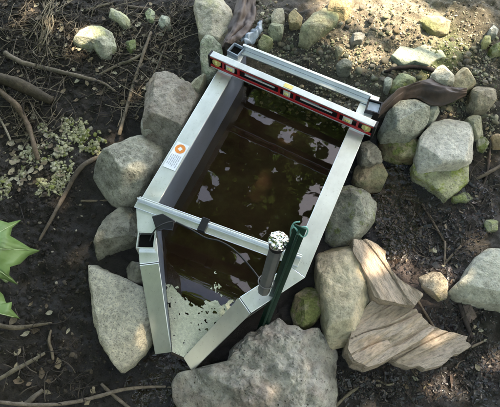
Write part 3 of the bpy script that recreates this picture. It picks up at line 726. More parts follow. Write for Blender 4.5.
tq = np.clip(y / .24, 0, 1); zz = .006 + (ZW - .006) * tq * tq * (3 - 2 * tq) + .0022 + .0010 * fbm(pn * 160, 2, 13)
ins = ins.reshape(Xg.shape); n = len(xs)
F = [[i * n + j, i * n + j + 1, (i + 1) * n + j + 1, (i + 1) * n + j] for i in range(len(ys) - 1) for j in range(n - 1) if ins[i, j] and ins[i, j + 1] and ins[i + 1, j] and ins[i + 1, j + 1]]
edge = np.clip(fbm(pn * 30, 3, 15) * .8 + (y - .16) * 5, 0, 1)
sc_c = np.array([.78, .80, .63]) * (1 - edge[:, None] * .55) + np.array([.26, .34, .06]) * edge[:, None] * .55
sc_c = sc_c * (1 + .12 * fbm(pn * 200, 2, 18))[:, None]
M_SCUM = attr_mat('pale_scum', .8, 500, .2)
o = mesh_ob('scum', np.stack([x, y, zz], 1), F, M_SCUM, attrs={'col': ('FLOAT_COLOR', np.concatenate([sc_c, np.ones((len(x), 1))], 1))})
bm = bmesh.new(); bm.from_mesh(o.data); bmesh.ops.delete(bm, geom=[v for v in bm.verts if not v.link_faces], context='VERTS'); bm.to_mesh(o.data); bm.free()
tag(o, 'pale green scum gathered on the water at the flume outlet', kind='stuff')

# ------------------------------------------------------------------ spirit level
lA = np.array([-.3145, .904, DP + TH + .001]); lB = np.array([.3055, .852, DP + TH + .001])
LU = lB - lA; LL = np.linalg.norm(LU); LU /= LL; LN = np.array([-LU[1], LU[0], 0.]); LZ = np.array([0, 0, 1.]); LH = .058; LT = .024
lv = empty('spirit_level', tuple((lA + lB) / 2)); LC = (lA + lB) / 2
tag(lv, 'red and silver spirit level lying across the flume walls', 'spirit level')
def lbox(name, t0, t1, n0, n1, z0, z1, mt, parent=None, bevel=.0008):
    a = lA + LU * t0 * LL + LN * n0 + LZ * z0
    return boxm(name, a, LU * (t1 - t0) * LL, LN * (n1 - n0), LZ * (z1 - z0), mt, parent or lv, bevel, LC)
lbox('web', .012, .988, .010, .014, .006, LH - .006, M_BLACK)
lbox('top_rail', .012, .988, 0, LT, LH - .005, LH, M_ALU2)
lbox('top_trim', .012, .988, .0004, .004, LH - .0115, LH - .0052, M_RED)
lbox('bottom_rail', .012, .988, 0, LT, 0, .005, M_ALU2)
lbox('bottom_trim', .012, .988, .0004, .004, .0052, .015, M_RED)
for t0, t1 in ((.086, .096), (.180, .194), (.434, .446), (.526, .538), (.785, .798), (.896, .908)):
    lbox('red_panel', t0, t1, .003, .0098, .0152, LH - .0117, M_RED)
for t0, t1 in ((0, .0118), (.9882, 1)):
    lbox('end_cap', t0, t1, -.001, LT + .001, -.0005, LH + .0005, M_BLACK)
def vial(t, w, h, round_=False):
    c = lA + LU * t * LL + LZ * (LH * .5)
    n = 16 if round_ else 4
    if round_:
        ring = [c + LN * .002 + (LU * math.cos(a) * w + LZ * math.sin(a) * h) for a in np.linspace(math.pi / 8, 2 * math.pi + math.pi / 8, 8, endpoint=False)]
    else:
        ring = [c + LN * .002 + LU * x + LZ * z for x, z in ((-w, -h), (w, -h), (w, h), (-w, h))]
    o = solid('vial', ring, LN * .0075, M_YEL if round_ else M_WHITE, lv, LC, .002)
    V, F = tube([c + LN * .0022 - (LZ if round_ else LU) * w * .62, c + LN * .0022 + (LZ if round_ else LU) * w * .62], .0052, 12, smooth=0)
    g = mesh_ob('vial_glass', V - LC, F, M_GLASSY, o)
    for sgn in (-.22, .22):
        ax = LZ if round_ else LU
        V, F = tube([c + LN * .0022 + ax * w * (sgn - .025), c + LN * .0022 + ax * w * (sgn + .025)], .0054, 10, smooth=0)
        mesh_ob('vial_line', V - LC, F, M_BLACK, o)
vial(.048, .017, .017, True); vial(.135, .0165, .0125); vial(.486, .0125, .014); vial(.845, .0165, .0125); vial(.952, .017, .017, True)
for t0, t1 in ((.215, .42), (.555, .765)):
    lbox('lettering_strip', t0 + .01, t1 - .01, .006, .0098, .024, .029, M_WHITE)  # plain strips standing in for the lettering
    lbox('lettering_strip', t0 + .01, t1 - .09, .006, .0098, .034, .037, M_PRINT)
lbox('top_window', .462, .512, .004, LT - .004, LH + .0003, LH + .001, M_YEL, None, 0)

# ------------------------------------------------------------------ post, gauge tube
stp = un(301, 226, .60); sb = un(274.5, 296, .235); sb = sb + (sb - stp) * .75
sd_ = stp - sb; sl = np.linalg.norm(sd_); sd_ /= sl
px_ = np.cross(sd_, [0, 1, .2]); px_ /= np.linalg.norm(px_); py_ = np.cross(sd_, px_)
post = empty('green_post', tuple(sb)); tag(post, 'leaning green steel post beside the flume outlet, grey tube strapped on', 'post')
def pbox(name, u0, u1, v0, v1, l0, l1, mt, root, base, bevel=.001):
    a = base + px_ * u0 + py_ * v0 + sd_ * l0
    return boxm(name, a, px_ * (u1 - u0), py_ * (v1 - v0), sd_ * (l1 - l0), mt, root, bevel, base)
pbox('face_plate', -.015, .015, 0, .004, 0, sl, M_GREEN, post, sb)
pbox('rib', -.003, .003, .0042, .020, 0, sl - .01, M_GREEN, post, sb)
for k in range(10): pbox('stud', -.006, .006, -.005, -.0002, sl * (.30 + .07 * k), sl * (.30 + .07 * k) + .010, M_GREEN, post, sb)
lc = sb + sd_ * (sl - .02)
V, F = tube([lc + px_ * (.019 * math.cos(a)) + py_ * (.008 * math.sin(a) - .002) + sd_ * (.012 * math.sin(a * 2)) for a in np.linspace(0, 2 * math.pi * .97, 12)], .0022, 6)
mesh_ob('cord', V - sb, F, M_TEAL, post)
V, F = tube([lc + px_ * .013 + py_ * -.004 + sd_ * (-.05), lc + px_ * .019 + sd_ * (-.01), lc + px_ * .017 + sd_ * .02, lc + px_ * .006 + sd_ * .034], .002, 6)
mesh_ob('cord', V - sb, F, M_TEAL, post)
# tube
pt = un(277.5, 244, .50); pb = un(263.5, 291, .275); td = pt - pb; tl = np.linalg.norm(td); td /= tl
gt = empty('gauge_tube', tuple(pb)); tag(gt, 'short dark grey eight sided tube capped with crumpled foil, on the post', 'tube')
a1 = np.cross(td, [1, 0, .1]); a1 /= np.linalg.norm(a1); a2 = np.cross(td, a1)
ring = [pb + .0175 * (math.cos(a) * a1 + math.sin(a) * a2) for a in np.linspace(.2, .2 + 2 * math.pi, 8, endpoint=False)]
solid('tube_body', ring, td * tl, M_PIPE, gt, pb, .002)
ring = [pb + td * tl * .93 + .0195 * (math.cos(a) * a1 + math.sin(a) * a2) for a in np.linspace(.2, .2 + 2 * math.pi, 16, endpoint=False)]
solid('collar', ring, td * .012, M_BLACK, gt, pb, .001)
bm = bmesh.new(); bmesh.ops.create_icosphere(bm, subdivisions=4, radius=1)
fv = np.array([v.co for v in bm.verts]); ff = [[v.index for v in f.verts] for f in bm.faces]; bm.free()
fv2 = fv * np.array([.023, .023, .018]); rg = 1 - abs(fbm(fv * 1.9, 3, 77)) * 1.5 + .1 * fbm(fv * 5, 2, 5)
fv2 = fv2 * (.75 + .45 * rg)[:, None]
mesh_ob('foil_cap', (pt + td * .012) + fv2[:, :1] * a1 + fv2[:, 1:2] * a2 + fv2[:, 2:] * td - pb, ff, M_FOIL, gt, smooth=False)
V, F = tube([pb + td * .05 + .0195 * (math.cos(a) * a1 * 1.1 + math.sin(a) * a2 * 1.1) for a in np.linspace(0, 2 * math.pi, 14)], .002, 6)
mesh_ob('cable_tie', V - pb, F, M_PIPE, gt)
# loose tie wire below the tube
V, F = tube([un(238, 318, .15), un(250, 308, .17), un(262, 300, .2), un(272, 298, .2), un(268, 303, .18), un(255, 312, .15), un(240, 322, .13)], .0016, 6)
o = mesh_ob('tie_wire', V - un(255, 308, .15), F, M_PIPE, None, un(255, 308, .15)); tag(o, 'loop of thin grey wire under the sloping outlet flange', 'wire')

# ------------------------------------------------------------------ brown liner pieces
def sheet(name, top, bot, z0, arch, mt, label, cat, seed=0, parent=None, nv=26):
    top = catmull([un(x, y, z0) for x, y in top], 14); bot = catmull([un(x, y, z0) for x, y in bot], 14)
    n = min(len(top), len(bot)); ti = np.linspace(0, len(top) - 1, n).round().astype(int); bi = np.linspace(0, len(bot) - 1, n).round().astype(int)
    top, bot = top[ti], bot[bi]; V = []
    for i in range(n):
        for k in range(nv):
            v = k / (nv - 1); p = top[i] * (1 - v) + bot[i] * v
            p = p + np.array([0, 0, arch * math.sin(math.pi * v) * (1 if i else .7)]); V.append(p)
    V = np.array(V); uu = np.repeat(np.linspace(0, 1, n), nv); vv = np.tile(np.linspace(0, 1, nv), n)
    fd = fbm(np.stack([uu * 3 + seed, vv * 3.2, 0 * uu], 1), 3, seed, .45); cr = np.abs(fbm(np.stack([uu * 6 + seed, vv * 5 + uu * 3, 0 * uu], 1), 2, seed + 3))
    V[:, 2] += .024 * fd + .010 * (.5 - cr); V[:, 0] += .008 * fbm(np.stack([uu * 7, vv * 3, 0 * uu], 1), 2, seed + 5); V[:, 1] += .008 * fbm(np.stack([uu * 7, vv * 3, 0 * uu], 1), 2, seed + 6)
    F = [[i * nv + k, i * nv + k + 1, (i + 1) * nv + k + 1, (i + 1) * nv + k] for i in range(n - 1) for k in range(nv - 1)]
    c = V.mean(0); c[2] = V[:, 2].min()
    o = mesh_ob(name, V - c, F, mt, parent, c)
    md = o.modifiers.new('thickness', 'SOLIDIFY'); md.thickness = .003
    tag(o, label, cat); return o
sheet('liner_strip', [(372, 112), (380, 106), (396, 92), (410, 87), (425, 82), (435, 80), (445, 86), (455, 90), (465, 91)],
      [(375, 120), (382, 113), (394, 104), (408, 97), (419, 97), (430, 104), (441, 105), (452, 103), (463, 99)], .215, .025, M_LINER, 'curved strip of dark brown liner sheet on the grey green boulder', 'liner', 3)
sheet('liner_strip', [(237, -12), (236, 4), (233, 16), (229, 28), (224, 40), (222, 50)], [(257, -12), (256, 5), (255, 18), (251, 28), (243, 38), (231, 46)], .24, .015, M_LINER,
      'upright folded brown liner sheet at the rear left of flume', 'liner', 8)
sheet('plastic_film', [(260, 22), (255, 30), (247, 35), (240, 42)], [(263, 27), (260, 34), (253, 41), (246, 45)], .23, .02, M_PLASTIC, 'shiny blue grey scrap of film beside upright brown liner', 'film', 12, nv=8)

# ------------------------------------------------------------------ sticks and roots
STICKS = [
 ([(5,53),(21,62),(41,67),(62,72),(83,77),(103,83),(115,91)], (.010,.009,.008,.008,.007,.006,.004), (.2,.165,.12), 'long pale branch lying across the upper left bank', .03),
 ([(151,32),(144,52),(134,83),(127,107),(119,135)], (.005,.006,.007,.007,.006), (.19,.155,.11), 'straight upright stick running down to the large rock', .03),
 ([(145,52),(132,60),(118,65),(98,75)], (.005,.006,.006,.004), (.2,.17,.12), 'short stick crossing the straight upright stick', .022),
 ([(-8,76),(15,83),(34,92),(52,101)], (.022,.024,.022,.014), (.075,.06,.04), 'thick dark rotten log at left edge', .03),
 ([(-4,88),(14,103),(22,114),(30,131),(34,146),(38,160)], (.009,.010,.010,.010,.009,.008), (.17,.125,.085), 'smooth brown root curving down from left edge', .045),
 ([(39,241),(52,218),(65,194),(75,176),(84,165),(103,155),(120,151),(136,145)], (.004,.006,.007,.008,.009,.007,.006,.005), (.15,.12,.09), 'crooked dark stick leaning to the angular olive rock', .03),
 ([(81,201),(95,201),(111,200)], (.004,.0045,.004), (.2,.16,.11), 'short thin stick below the angular olive rock', .01),
 ([(-5,402),(34,405),(69,403),(100,396),(127,389),(170,387),(203,393)], (.005,.006,.006,.006,.005,.004,.003), (.22,.18,.14), 'long pale twig lying along the bottom edge', .02),
 ([(-4,325),(14,328),(31,326),(52,323)], (.009,.009,.006,.003), (.16,.13,.09), 'ragged brown stick under the green leaf', .015),
 ([(51,330),(49,341),(52,352),(53,360)], (.003,.005,.005,.004), (.2,.16,.11), 'short bent twig with a dead leaf at its foot', .012),
 ([(-4,381),(17,369),(30,362),(45,353)], (.006,.007,.006,.005), (.19,.165,.12), 'bark stripped stick at lower left pointing to the wedge rock', .012),
 ([(25,405),(33,398),(43,390)], (.008,.008,.006), (.14,.12,.095), 'stubby stick touching the long bottom twig', .01),
 ([(101,384),(113,395),(130,409)], (.005,.006,.006), (.17,.14,.11), 'stick passing under the long bottom twig', .01),
 ([(86,10),(100,6),(115,2)], (.005,.005,.004), (.2,.17,.12), 'thin twig at top, left of the crusty lichen stone', .015),
 ([(128,6),(140,8),(152,8)], (.005,.006,.005), (.2,.16,.12), 'thin twig at top, right of the crusty lichen stone', .015),
 ([(166,44),(158,64),(150,84)], (.003,.003,.003), (.17,.15,.11), 'thin straight stem beside the straight upright stick', .02),
 ([(150,49),(160,54),(172,60)], (.004,.004,.003), (.2,.17,.12), 'thin stem right of the straight upright stick', .015),
 ([(-3,113),(6,130),(13,146)], (.004,.004,.003), (.33,.29,.22), 'pale thin twig at left edge beside the smooth root', .02),
 ([(200,49),(211,36),(228,27),(234,20),(237,13)], (.003,.003,.003,.003,.002), (.3,.25,.14), 'bent straw leaning on the cream boulder', .10),
 ([(502,165),(486,174),(470,182)], (.006,.006,.004), (.15,.12,.09), 'stick at right edge below the white rock', .02),
 ([(491,136),(489,160),(486,178),(476,201)], (.004,.004,.004,.003), (.09,.07,.06), 'dark thin stick crossing the right edge stick', .02),
 ([(422,204),(433,222),(444,241)], (.004,.004,.003), (.16,.12,.09), 'thin reddish twig in the right hand mud', .008),
 ([(445,241),(445,252),(444,266)], (.004,.004,.003), (.22,.17,.13), 'upright twig meeting two others in the right mud', .01),
 ([(461,246),(453,254),(444,265)], (.004,.004,.003), (.2,.16,.12), 'slanting twig above the yellow white broken stone', .01),
 ([(418,301),(424,311),(431,322),(436,330)], (.004,.004,.004,.003), (.2,.15,.11), 'thin twig between the tan slabs and dark hollow', .02),
 ([(334,408),(349,394),(366,384),(378,381),(388,385),(398,381)], (.004,.005,.005,.004,.003,.002), (.2,.17,.12), 'branched twig on the mud below the tan slabs', .012),
 ([(466,349),(476,345),(488,339)], (.004,.004,.003), (.25,.2,.15), 'pale twig at the tip of the lowest tan slab', .015),
 ([(384,72),(398,68),(414,67),(430,69),(446,75),(464,79)], (.005,.008,.008,.009,.007,.004), (.022,.018,.018), 'black wet stick along the foot of the flat blue green slab', .01),
 ([(458,300),(464,316),(472,338)], (.006,.008,.006), (.07,.055,.05), 'dark wet stick under the smooth right rock', .012),
]
for k, (px, rad, c, lab, lift) in enumerate(STICKS):
    P = []
    for i, (x, y) in enumerate(px):
        g = on_ground(x, y); z = g[2] + max(lift * (.6 + .4 * math.sin(i * 2.1)), 0) * .6 + rad[min(i, len(rad) - 1)] * .6
        P.append(un(x, y, z))
    V, F = tube(P, rad, 10, .35, k, 7)
    base = np.array(P[len(P) // 2]); base[2] -= rad[len(rad) // 2]
    big = 'root' if 'root' in lab else 'log' if 'log' in lab else 'stick' if 'stick' in lab or 'branch' in lab else 'twig'
    o = mesh_ob(big, V - base, F, bark_mat('bark_of_stick', c), None, base); tag(o, lab, big)

def attrcol(cols, reps): return np.concatenate([np.repeat(cols, reps, 0), np.ones((len(cols) * reps, 1))], 1)

def scatter(regions, n, rng):
    """ground points spread over regions (photo x, y, spread x, spread y, weight)"""
    w = np.array([r[4] for r in regions], float); w /= w.sum(); k = rng.choice(len(regions), n, p=w)
    R = np.array([r[:4] for r in regions], float)[k]
    px = R[:, 0] + R[:, 2] * rng.normal(size=n) * .6; py = R[:, 1] + R[:, 3] * rng.normal(size=n) * .6
    z = np.full(n, .05)
    d = np.stack([(px - 250) / FOC, (py - 203.5) / FOC, np.ones(n)], 1) @ CAM_R
    for _ in range(5):
        q = CAM_POS + ((z - CAM_POS[2]) / d[:, 2])[:, None] * d; z = ground_base(q[:, 0], q[:, 1])
    z = ground_z(q[:, 0], q[:, 1])
    ok = flume_sd(q[:, 0], q[:, 1]) > .02
    return np.stack([q[:, 0], q[:, 1], z], 1)[ok]

bm = bmesh.new(); bmesh.ops.create_icosphere(bm, subdivisions=2, radius=1)
IV = np.array([v.co for v in bm.verts]); IF = np.array([[v.index for v in f.verts] for f in bm.faces]); bm.free()
bm = bmesh.new(); bmesh.ops.create_icosphere(bm, subdivisions=3, radius=1)
IV3 = np.array([v.co for v in bm.verts]); IF3 = np.array([[v.index for v in f.verts] for f in bm.faces]); bm.free()
bm = bmesh.new(); bmesh.ops.create_icosphere(bm, subdivisions=1, radius=1)
IV1 = np.array([v.co for v in bm.verts]); IF1 = np.array([[v.index for v in f.verts] for f in bm.faces]); bm.free()

def many(pts, sizes, rng, shapeV, shapeF, squash=(.9, .75, .55), jit=.22, sink=.2, tip=.25):
    n = len(pts); m_ = len(shapeV)
    a = rng.uniform(0, 2 * np.pi, n); ca, sa = np.cos(a), np.sin(a)
    sc = sizes[:, None] * np.array(squash) * rng.uniform(.7, 1.3, (n, 3))
    V = shapeV[None] * (1 + rng.uniform(-jit, jit, (n, m_, 1))) * sc[:, None, :]
    tl = rng.normal(0, tip, (n, 2)); V[:, :, 2] += V[:, :, 0] * tl[:, :1] + V[:, :, 1] * tl[:, 1:]
    x = V[:, :, 0] * ca[:, None] - V[:, :, 1] * sa[:, None]; y = V[:, :, 0] * sa[:, None] + V[:, :, 1] * ca[:, None]
    V = np.stack([x, y, V[:, :, 2]], 2) + pts[:, None, :] + np.stack([0 * sizes, 0 * sizes, sc[:, 2] * (1 - 2 * sink)], 1)[:, None, :]
    F = (shapeF[None] + (np.arange(n) * m_)[:, None, None]).reshape(-1, shapeF.shape[1])
    return V.reshape(-1, 3), F

# individual pebbles: alike small stones lying loose in the gravel
PEBN = ['cream', 'olive brown', 'moss green', 'off white', 'dark grey', 'tan', 'pale green']
PEB = np.array([(.45,.42,.3),(.36,.33,.25),(.3,.32,.2),(.5,.47,.38),(.26,.24,.2),(.42,.34,.22),(.38,.4,.3)])
prng = np.random.default_rng(21)
pmats = [rock_mat(tuple(c), speck=.3) for c in PEB]
pmesh = []
for k in range(7):
    v = IV.copy(); v = v * (1 + .38 * fbm(v * 1.4 + k * 9, 3, k))[:, None] * np.array([1, .8, .62]); 
    me = bpy.data.meshes.new('pebble'); me.from_pydata(v.tolist(), [], IF.tolist()); me.polygons.foreach_set('use_smooth', [True] * len(me.polygons)); me.materials.append(pmats[k]); pmesh.append(me)
zones = [([(300, 55, 35, 22, 3), (270, 28, 14, 20, 2)], 70, .006, .013, 'small loose pebble in the dark gravel behind the rear bar', 'pebbles in the gravel behind the rear bar'),
         ([(365, 75, 18, 14, 2), (400, 70, 30, 12, 2), (370, 30, 25, 20, 2)], 60, .006, .013, 'small loose pebble on the sandy bank above the brown liner', 'pebbles on the sandy bank'),
         ([(475, 60, 20, 25, 2), (450, 105, 14, 8, 2), (488, 115, 10, 14, 2)], 60, .006, .013, 'small loose pebble in the gravel at the upper right', 'pebbles in the upper right gravel'),
         ([(285, 80, 25, 6, 1), (330, 100, 20, 6, 1)], 26, .006, .011, 'small loose pebble between the spirit level and the rear bar', 'pebbles between level and rear bar')]
for regs, n, s0, s1, lab, grp in zones:
    if 'between' in lab:
        xs = prng.uniform(-.2, .2, n); ys = prng.uniform(.955, 1.005, n); P = np.stack([xs, ys, ground_z(xs, ys)], 1)
    else: P = scatter(regs, n, prng)
    for p in P:
        k = prng.integers(7); o = bpy.data.objects.new('pebble', pmesh[k]); COL.objects.link(o)
        s = prng.uniform(s0, s1) * (1.35 if prng.random() < .2 else 1); o.scale = (s, s * prng.uniform(.8, 1.1), s * prng.uniform(.8, 1.1)); o.rotation_euler = (prng.normal(0, .2), prng.normal(0, .2), prng.uniform(0, 6.28))
        o.location = (p[0], p[1], p[2] + s * .25); tag(o, lab.replace('small loose', 'small ' + PEBN[k]), 'pebble', PEBN[k] + ' ' + grp)

grng = np.random.default_rng(5)
# gravel
regs = [(300,55,40,24,5),(270,20,18,20,2),(350,60,25,25,4),(400,60,40,25,4),(380,20,50,20,3),(450,35,50,30,5),(480,70,25,25,4),(460,105,25,10,3),(490,130,14,20,2),(330,95,35,10,2)]
P = scatter(regs, 8000, grng); s = grng.lognormal(-6.25, .6, len(P)).clip(.0012, .012)
V, F = many(P, s, grng, IV, IF, jit=.11)
pal = np.array([(.36,.33,.23),(.26,.25,.19),(.22,.24,.14),(.45,.42,.31),(.15,.13,.1),(.34,.27,.17),(.08,.07,.06)])
c = pal[grng.integers(0, 7, len(P))] * grng.uniform(.7, 1.25, (len(P), 1))
o = mesh_ob('gravel', V, F, M_GRAVEL, smooth=False, attrs={'col': ('FLOAT_COLOR', attrcol(c, len(IV)))}); tag(o, 'loose mixed gravel over the upper bank', kind='stuff')
# gravel inside the rear of the flume
xs = grng.uniform(-.215, .215, 700); ys = .94 + np.abs(grng.normal(0, .05, 700)).clip(0, .1); P = np.stack([xs, ys, ground_z(xs, ys)], 1); ok = P[:, 2] > .01; P = P[ok]; s = grng.uniform(.003, .009, len(P))
V, F = many(P, s, grng, IV, IF); c = pal[grng.integers(0, 7, len(P))] * grng.uniform(.6, 1.2, (len(P), 1))
o = mesh_ob('gravel', V, F, M_GRAVEL, smooth=False, attrs={'col': ('FLOAT_COLOR', attrcol(c, len(IV)))}); tag(o, 'fine gravel washed into the rear of the flume', kind='stuff')
# mud crumbs on the left bank
regs = [(30,40,50,45,3),(120,60,60,50,3),(40,180,45,50,2),(50,280,55,50,1),(60,360,60,40,1)]
P = scatter(regs, 8000, grng); s = grng.lognormal(-5.65, .5, len(P)).clip(.0015, .010)
V, F = many(P, s, grng, IV1, IF1, jit=.3); pal2 = np.array([(.03,.025,.02),(.05,.042,.032),(.02,.018,.015),(.07,.058,.043),(.28,.25,.19)])
c = pal2[grng.choice(5, len(P), p=[.4, .3, .20, .08, .02])] * grng.uniform(.7, 1.3, (len(P), 1))
o = mesh_ob('soil_crumbs', V, F, M_GRAVEL, smooth=False, attrs={'col': ('FLOAT_COLOR', attrcol(c, len(IV1)))}); tag(o, 'dark crumbly soil crumbs over the left bank', kind='stuff')
# wet bark and pulp debris over the right mud
BX = np.array([(x, y, z) for x in (-1, 1) for y in (-1, 1) for z in (-1, 1)], float); BF = np.array([(0,1,3,2),(4,6,7,5),(0,4,5,1),(2,3,7,6),(0,2,6,4),(1,5,7,3)])
regs = [(385,205,25,35,4),(410,240,35,30,4),(450,220,35,25,3),(480,200,20,25,2),(440,260,30,25,3),(455,320,30,20,3),(480,370,25,30,4),(420,385,50,20,4),(360,385,40,20,3),(400,180,20,20,2)]
P = scatter(regs, 9000, grng); s = grng.lognormal(-5.75, .5, len(P)).clip(.002, .016)
V, F = many(P, s, grng, BX, BF, squash=(.9, .36, .22), jit=.35, sink=.3, tip=.5); pal3 = np.array([(.018,.016,.018),(.04,.033,.032),(.09,.065,.055),(.16,.115,.09),(.28,.22,.16)])
c = pal3[grng.choice(5, len(P), p=[.52, .32, .11, .04, .01])] * grng.uniform(.7, 1.3, (len(P), 1))
o = mesh_ob('bark_debris', V, F, M_WETGRAVEL, smooth=False, attrs={'col': ('FLOAT_COLOR', attrcol(c, 8))}); tag(o, 'wet bark chips and pulp over the right hand mud', kind='stuff')
# fine twigs and rootlets
def rootlets(regions, n, rng, lmin, lmax, cols, label, name='twig_litter', bias=None, rad=(.0008, .002)):
    P = scatter(regions, n, rng); parts = []; cc = []
    for p in P:
        L = rng.uniform(lmin, lmax); a = rng.uniform(0, np.pi) if bias is None else rng.normal(*bias); m_ = 5
        t = np.linspace(-.5, .5, m_) * L; b = rng.normal(0, .12) * L
        x = p[0] + t * math.cos(a) - (b * (4 * (t / L) ** 2)) * math.sin(a); y = p[1] + t * math.sin(a) + (b * (4 * (t / L) ** 2)) * math.cos(a)
        if (flume_sd(x, y) < .03).any(): continue
        z = ground_base(x, y) + .008 + rng.uniform(0, .015) + rng.normal(0, .003, m_)
        r = rng.uniform(*rad); parts.append(tube(np.stack([x, y, z], 1), np.linspace(r, r * .6, m_), 5, 0, 0, 0))
        c = np.array(cols[rng.integers(len(cols))]) * rng.uniform(.6, 1.3); cc.append(np.tile(c, (len(parts[-1][0]), 1)))
    V, F = join(parts); cc = np.vstack(cc)
    o = mesh_ob(name, V, F, M_TWIGS, attrs={'col': ('FLOAT_COLOR', np.concatenate([cc, np.ones((len(cc), 1))], 1))}); tag(o, label, kind='stuff'); return o
TC = [(.15,.125,.09),(.09,.075,.055),(.24,.20,.145),(.06,.05,.04)]; TC2 = [(.10,.082,.065),(.05,.042,.036),(.035,.03,.027)]
rootlets([(40,40,45,40,3),(110,30,50,30,3),(160,60,30,40,2),(130,100,30,20,1),(180,15,15,20,1),(30,110,30,30,2)], 760, grng, .03, .16, TC, 'tangle of fine dry twigs over the upper left bank')
rootlets([(30,350,40,45,3),(70,380,40,20,2),(20,200,25,30,1)], 60, grng, .02, .10, TC2, 'fine broken twigs over the lower left mud')
rootlets([(430,230,45,35,3),(470,330,30,30,2),(400,385,50,18,3),(480,190,20,25,2)], 130, grng, .015, .09, TC2, 'fine broken twigs over the right hand mud')
rootlets([(48,22,5,22,1)], 26, grng, .12, .26, [(.3,.25,.17),(.22,.18,.12)], 'bundle of dry straw stems at upper left', 'straw_bundle', (1.95, .14), (.0015, .003))
# dead leaves
def litter(regions, n, rng, s0, s1, cols, label):
    P = scatter(regions, n, rng); Vs, Fs, Cs = [], [], []; k = 0
    for p in P:
        s = rng.uniform(s0, s1); a = rng.uniform(0, 6.28); cu = rng.uniform(-.5, .9)
        u = np.array([-1, -.5, 0, .5, 1.]); wv = np.array([.1, .5, .6, .42, .02]) * rng.uniform(.7, 1.2)
        v = []
        for ui, wi in zip(u, wv):
            for e in (-1, 0, 1): v.append((ui, wi * e + .08 * rng.normal(), cu * .5 * (wi * abs(e)) + .18 * ui * ui + .05 * rng.normal()))
        v = np.array(v) * s; ca, sa = math.cos(a), math.sin(a); v = np.stack([v[:, 0] * ca - v[:, 1] * sa, v[:, 0] * sa + v[:, 1] * ca, v[:, 2]], 1) + p + (0, 0, .004 + s * .12)
        Vs.append(v); Fs += [[k + i * 3 + j, k + i * 3 + j + 1, k + i * 3 + j + 4, k + i * 3 + j + 3] for i in range(4) for j in range(2)]; k += 15
        Cs.append(np.tile(np.array(cols[rng.integers(len(cols))]) * rng.uniform(.6, 1.3), (15, 1)))
    C_ = np.vstack(Cs); o = mesh_ob('leaf_litter', np.vstack(Vs), Fs, M_DRYLEAF, attrs={'col': ('FLOAT_COLOR', np.concatenate([C_, np.ones((len(C_), 1))], 1))}); tag(o, label, kind='stuff')
LCOL = [(.24,.19,.12),(.32,.27,.18),(.16,.12,.08),(.38,.35,.25)]
litter([(50,40,50,40,3),(140,40,40,40,2),(30,140,30,30,2),(20,170,20,20,1),(150,100,25,25,1)], 330, grng, .005, .017, LCOL, 'small curled dead leaves over the upper left bank')
litter([(35,350,40,40,3),(75,385,40,18,1)], 22, grng, .008, .018, LCOL, 'scattered dead leaf scraps over the lower left mud')
litter([(430,240,45,40,3),(470,340,30,30,2),(410,385,45,15,1)], 36, grng, .005, .012, LCOL, 'dead leaf scraps over the right hand mud')

# ------------------------------------------------------------------ lichen crust clumps on the left bank
LCL = [((31,160), 16, 18, 'lichen clump at the foot of the smooth brown root'), ((62,146), 20, 16, 'large pale lichen clump, middle of the left bank patch'),
       ((72,129), 18, 12, 'pale lichen clump at the top of left bank patch'), ((92,143), 15, 12, 'greenest lichen clump, right side of the left bank patch'),
       ((63,172), 12, 14, 'narrow lichen clump below the left bank patch'), ((49,188), 20, 10, 'low spread of lichen at the bottom of left bank patch'),
       ((6,188), 10, 16, 'broken lichen clump at left edge above the green leaf'), ((22,177), 7, 6, 'tiny lichen tuft left of the main patch'), ((44,128), 7, 7, 'small lichen tuft right of the smooth root')]
lr = np.random.default_rng(8)
for k, ((cx, cy), sx, sy, lab) in enumerate(LCL):
    n = int(80 + sx * sy * 4); px = cx + lr.uniform(-1, 1, n) * sx; py = cy + lr.uniform(-1, 1, n) * sy
    keep = ((px - cx) / sx) ** 2 + ((py - cy) / sy) ** 2 < (.62 + 1.5 * fbm(np.stack([px * .22, py * .22, 0 * px + k], 1), 2, 4)); px, py = px[keep], py[keep]
    g = np.array([on_ground(x, y) for x, y in zip(px, py)]); g[:, 2] += .001 + .014 * lr.random(len(g)) * (1 - (((px - cx) / sx) ** 2 + ((py - cy) / sy) ** 2) / 1.1)
    s = lr.lognormal(-5.85, .5, len(g)).clip(.0016, .009); V, F = many(g, s, lr, IV, IF, (1, .85, .6), .2, .4)
    V = V + .003 * np.stack([fbm(V * 160, 2, 1), fbm(V * 160, 2, 2), fbm(V * 160, 2, 3)], 1)
    bc = np.array([(.58,.56,.36), (.50,.50,.29), (.64,.61,.44), (.30,.33,.11)])[lr.choice(4, len(g), p=[.4, .25, .25, .10] if k != 3 else [.25, .25, .1, .4])] * lr.uniform(.7, 1.15, (len(g), 1))
    c0 = g.mean(0); c0[2] = g[:, 2].min()
    o = mesh_ob('lichen_clump', V - c0, F, M_LICHEN, None, c0, attrs={'col': ('FLOAT_COLOR', attrcol(bc, len(IV)))}); tag(o, lab, 'lichen')

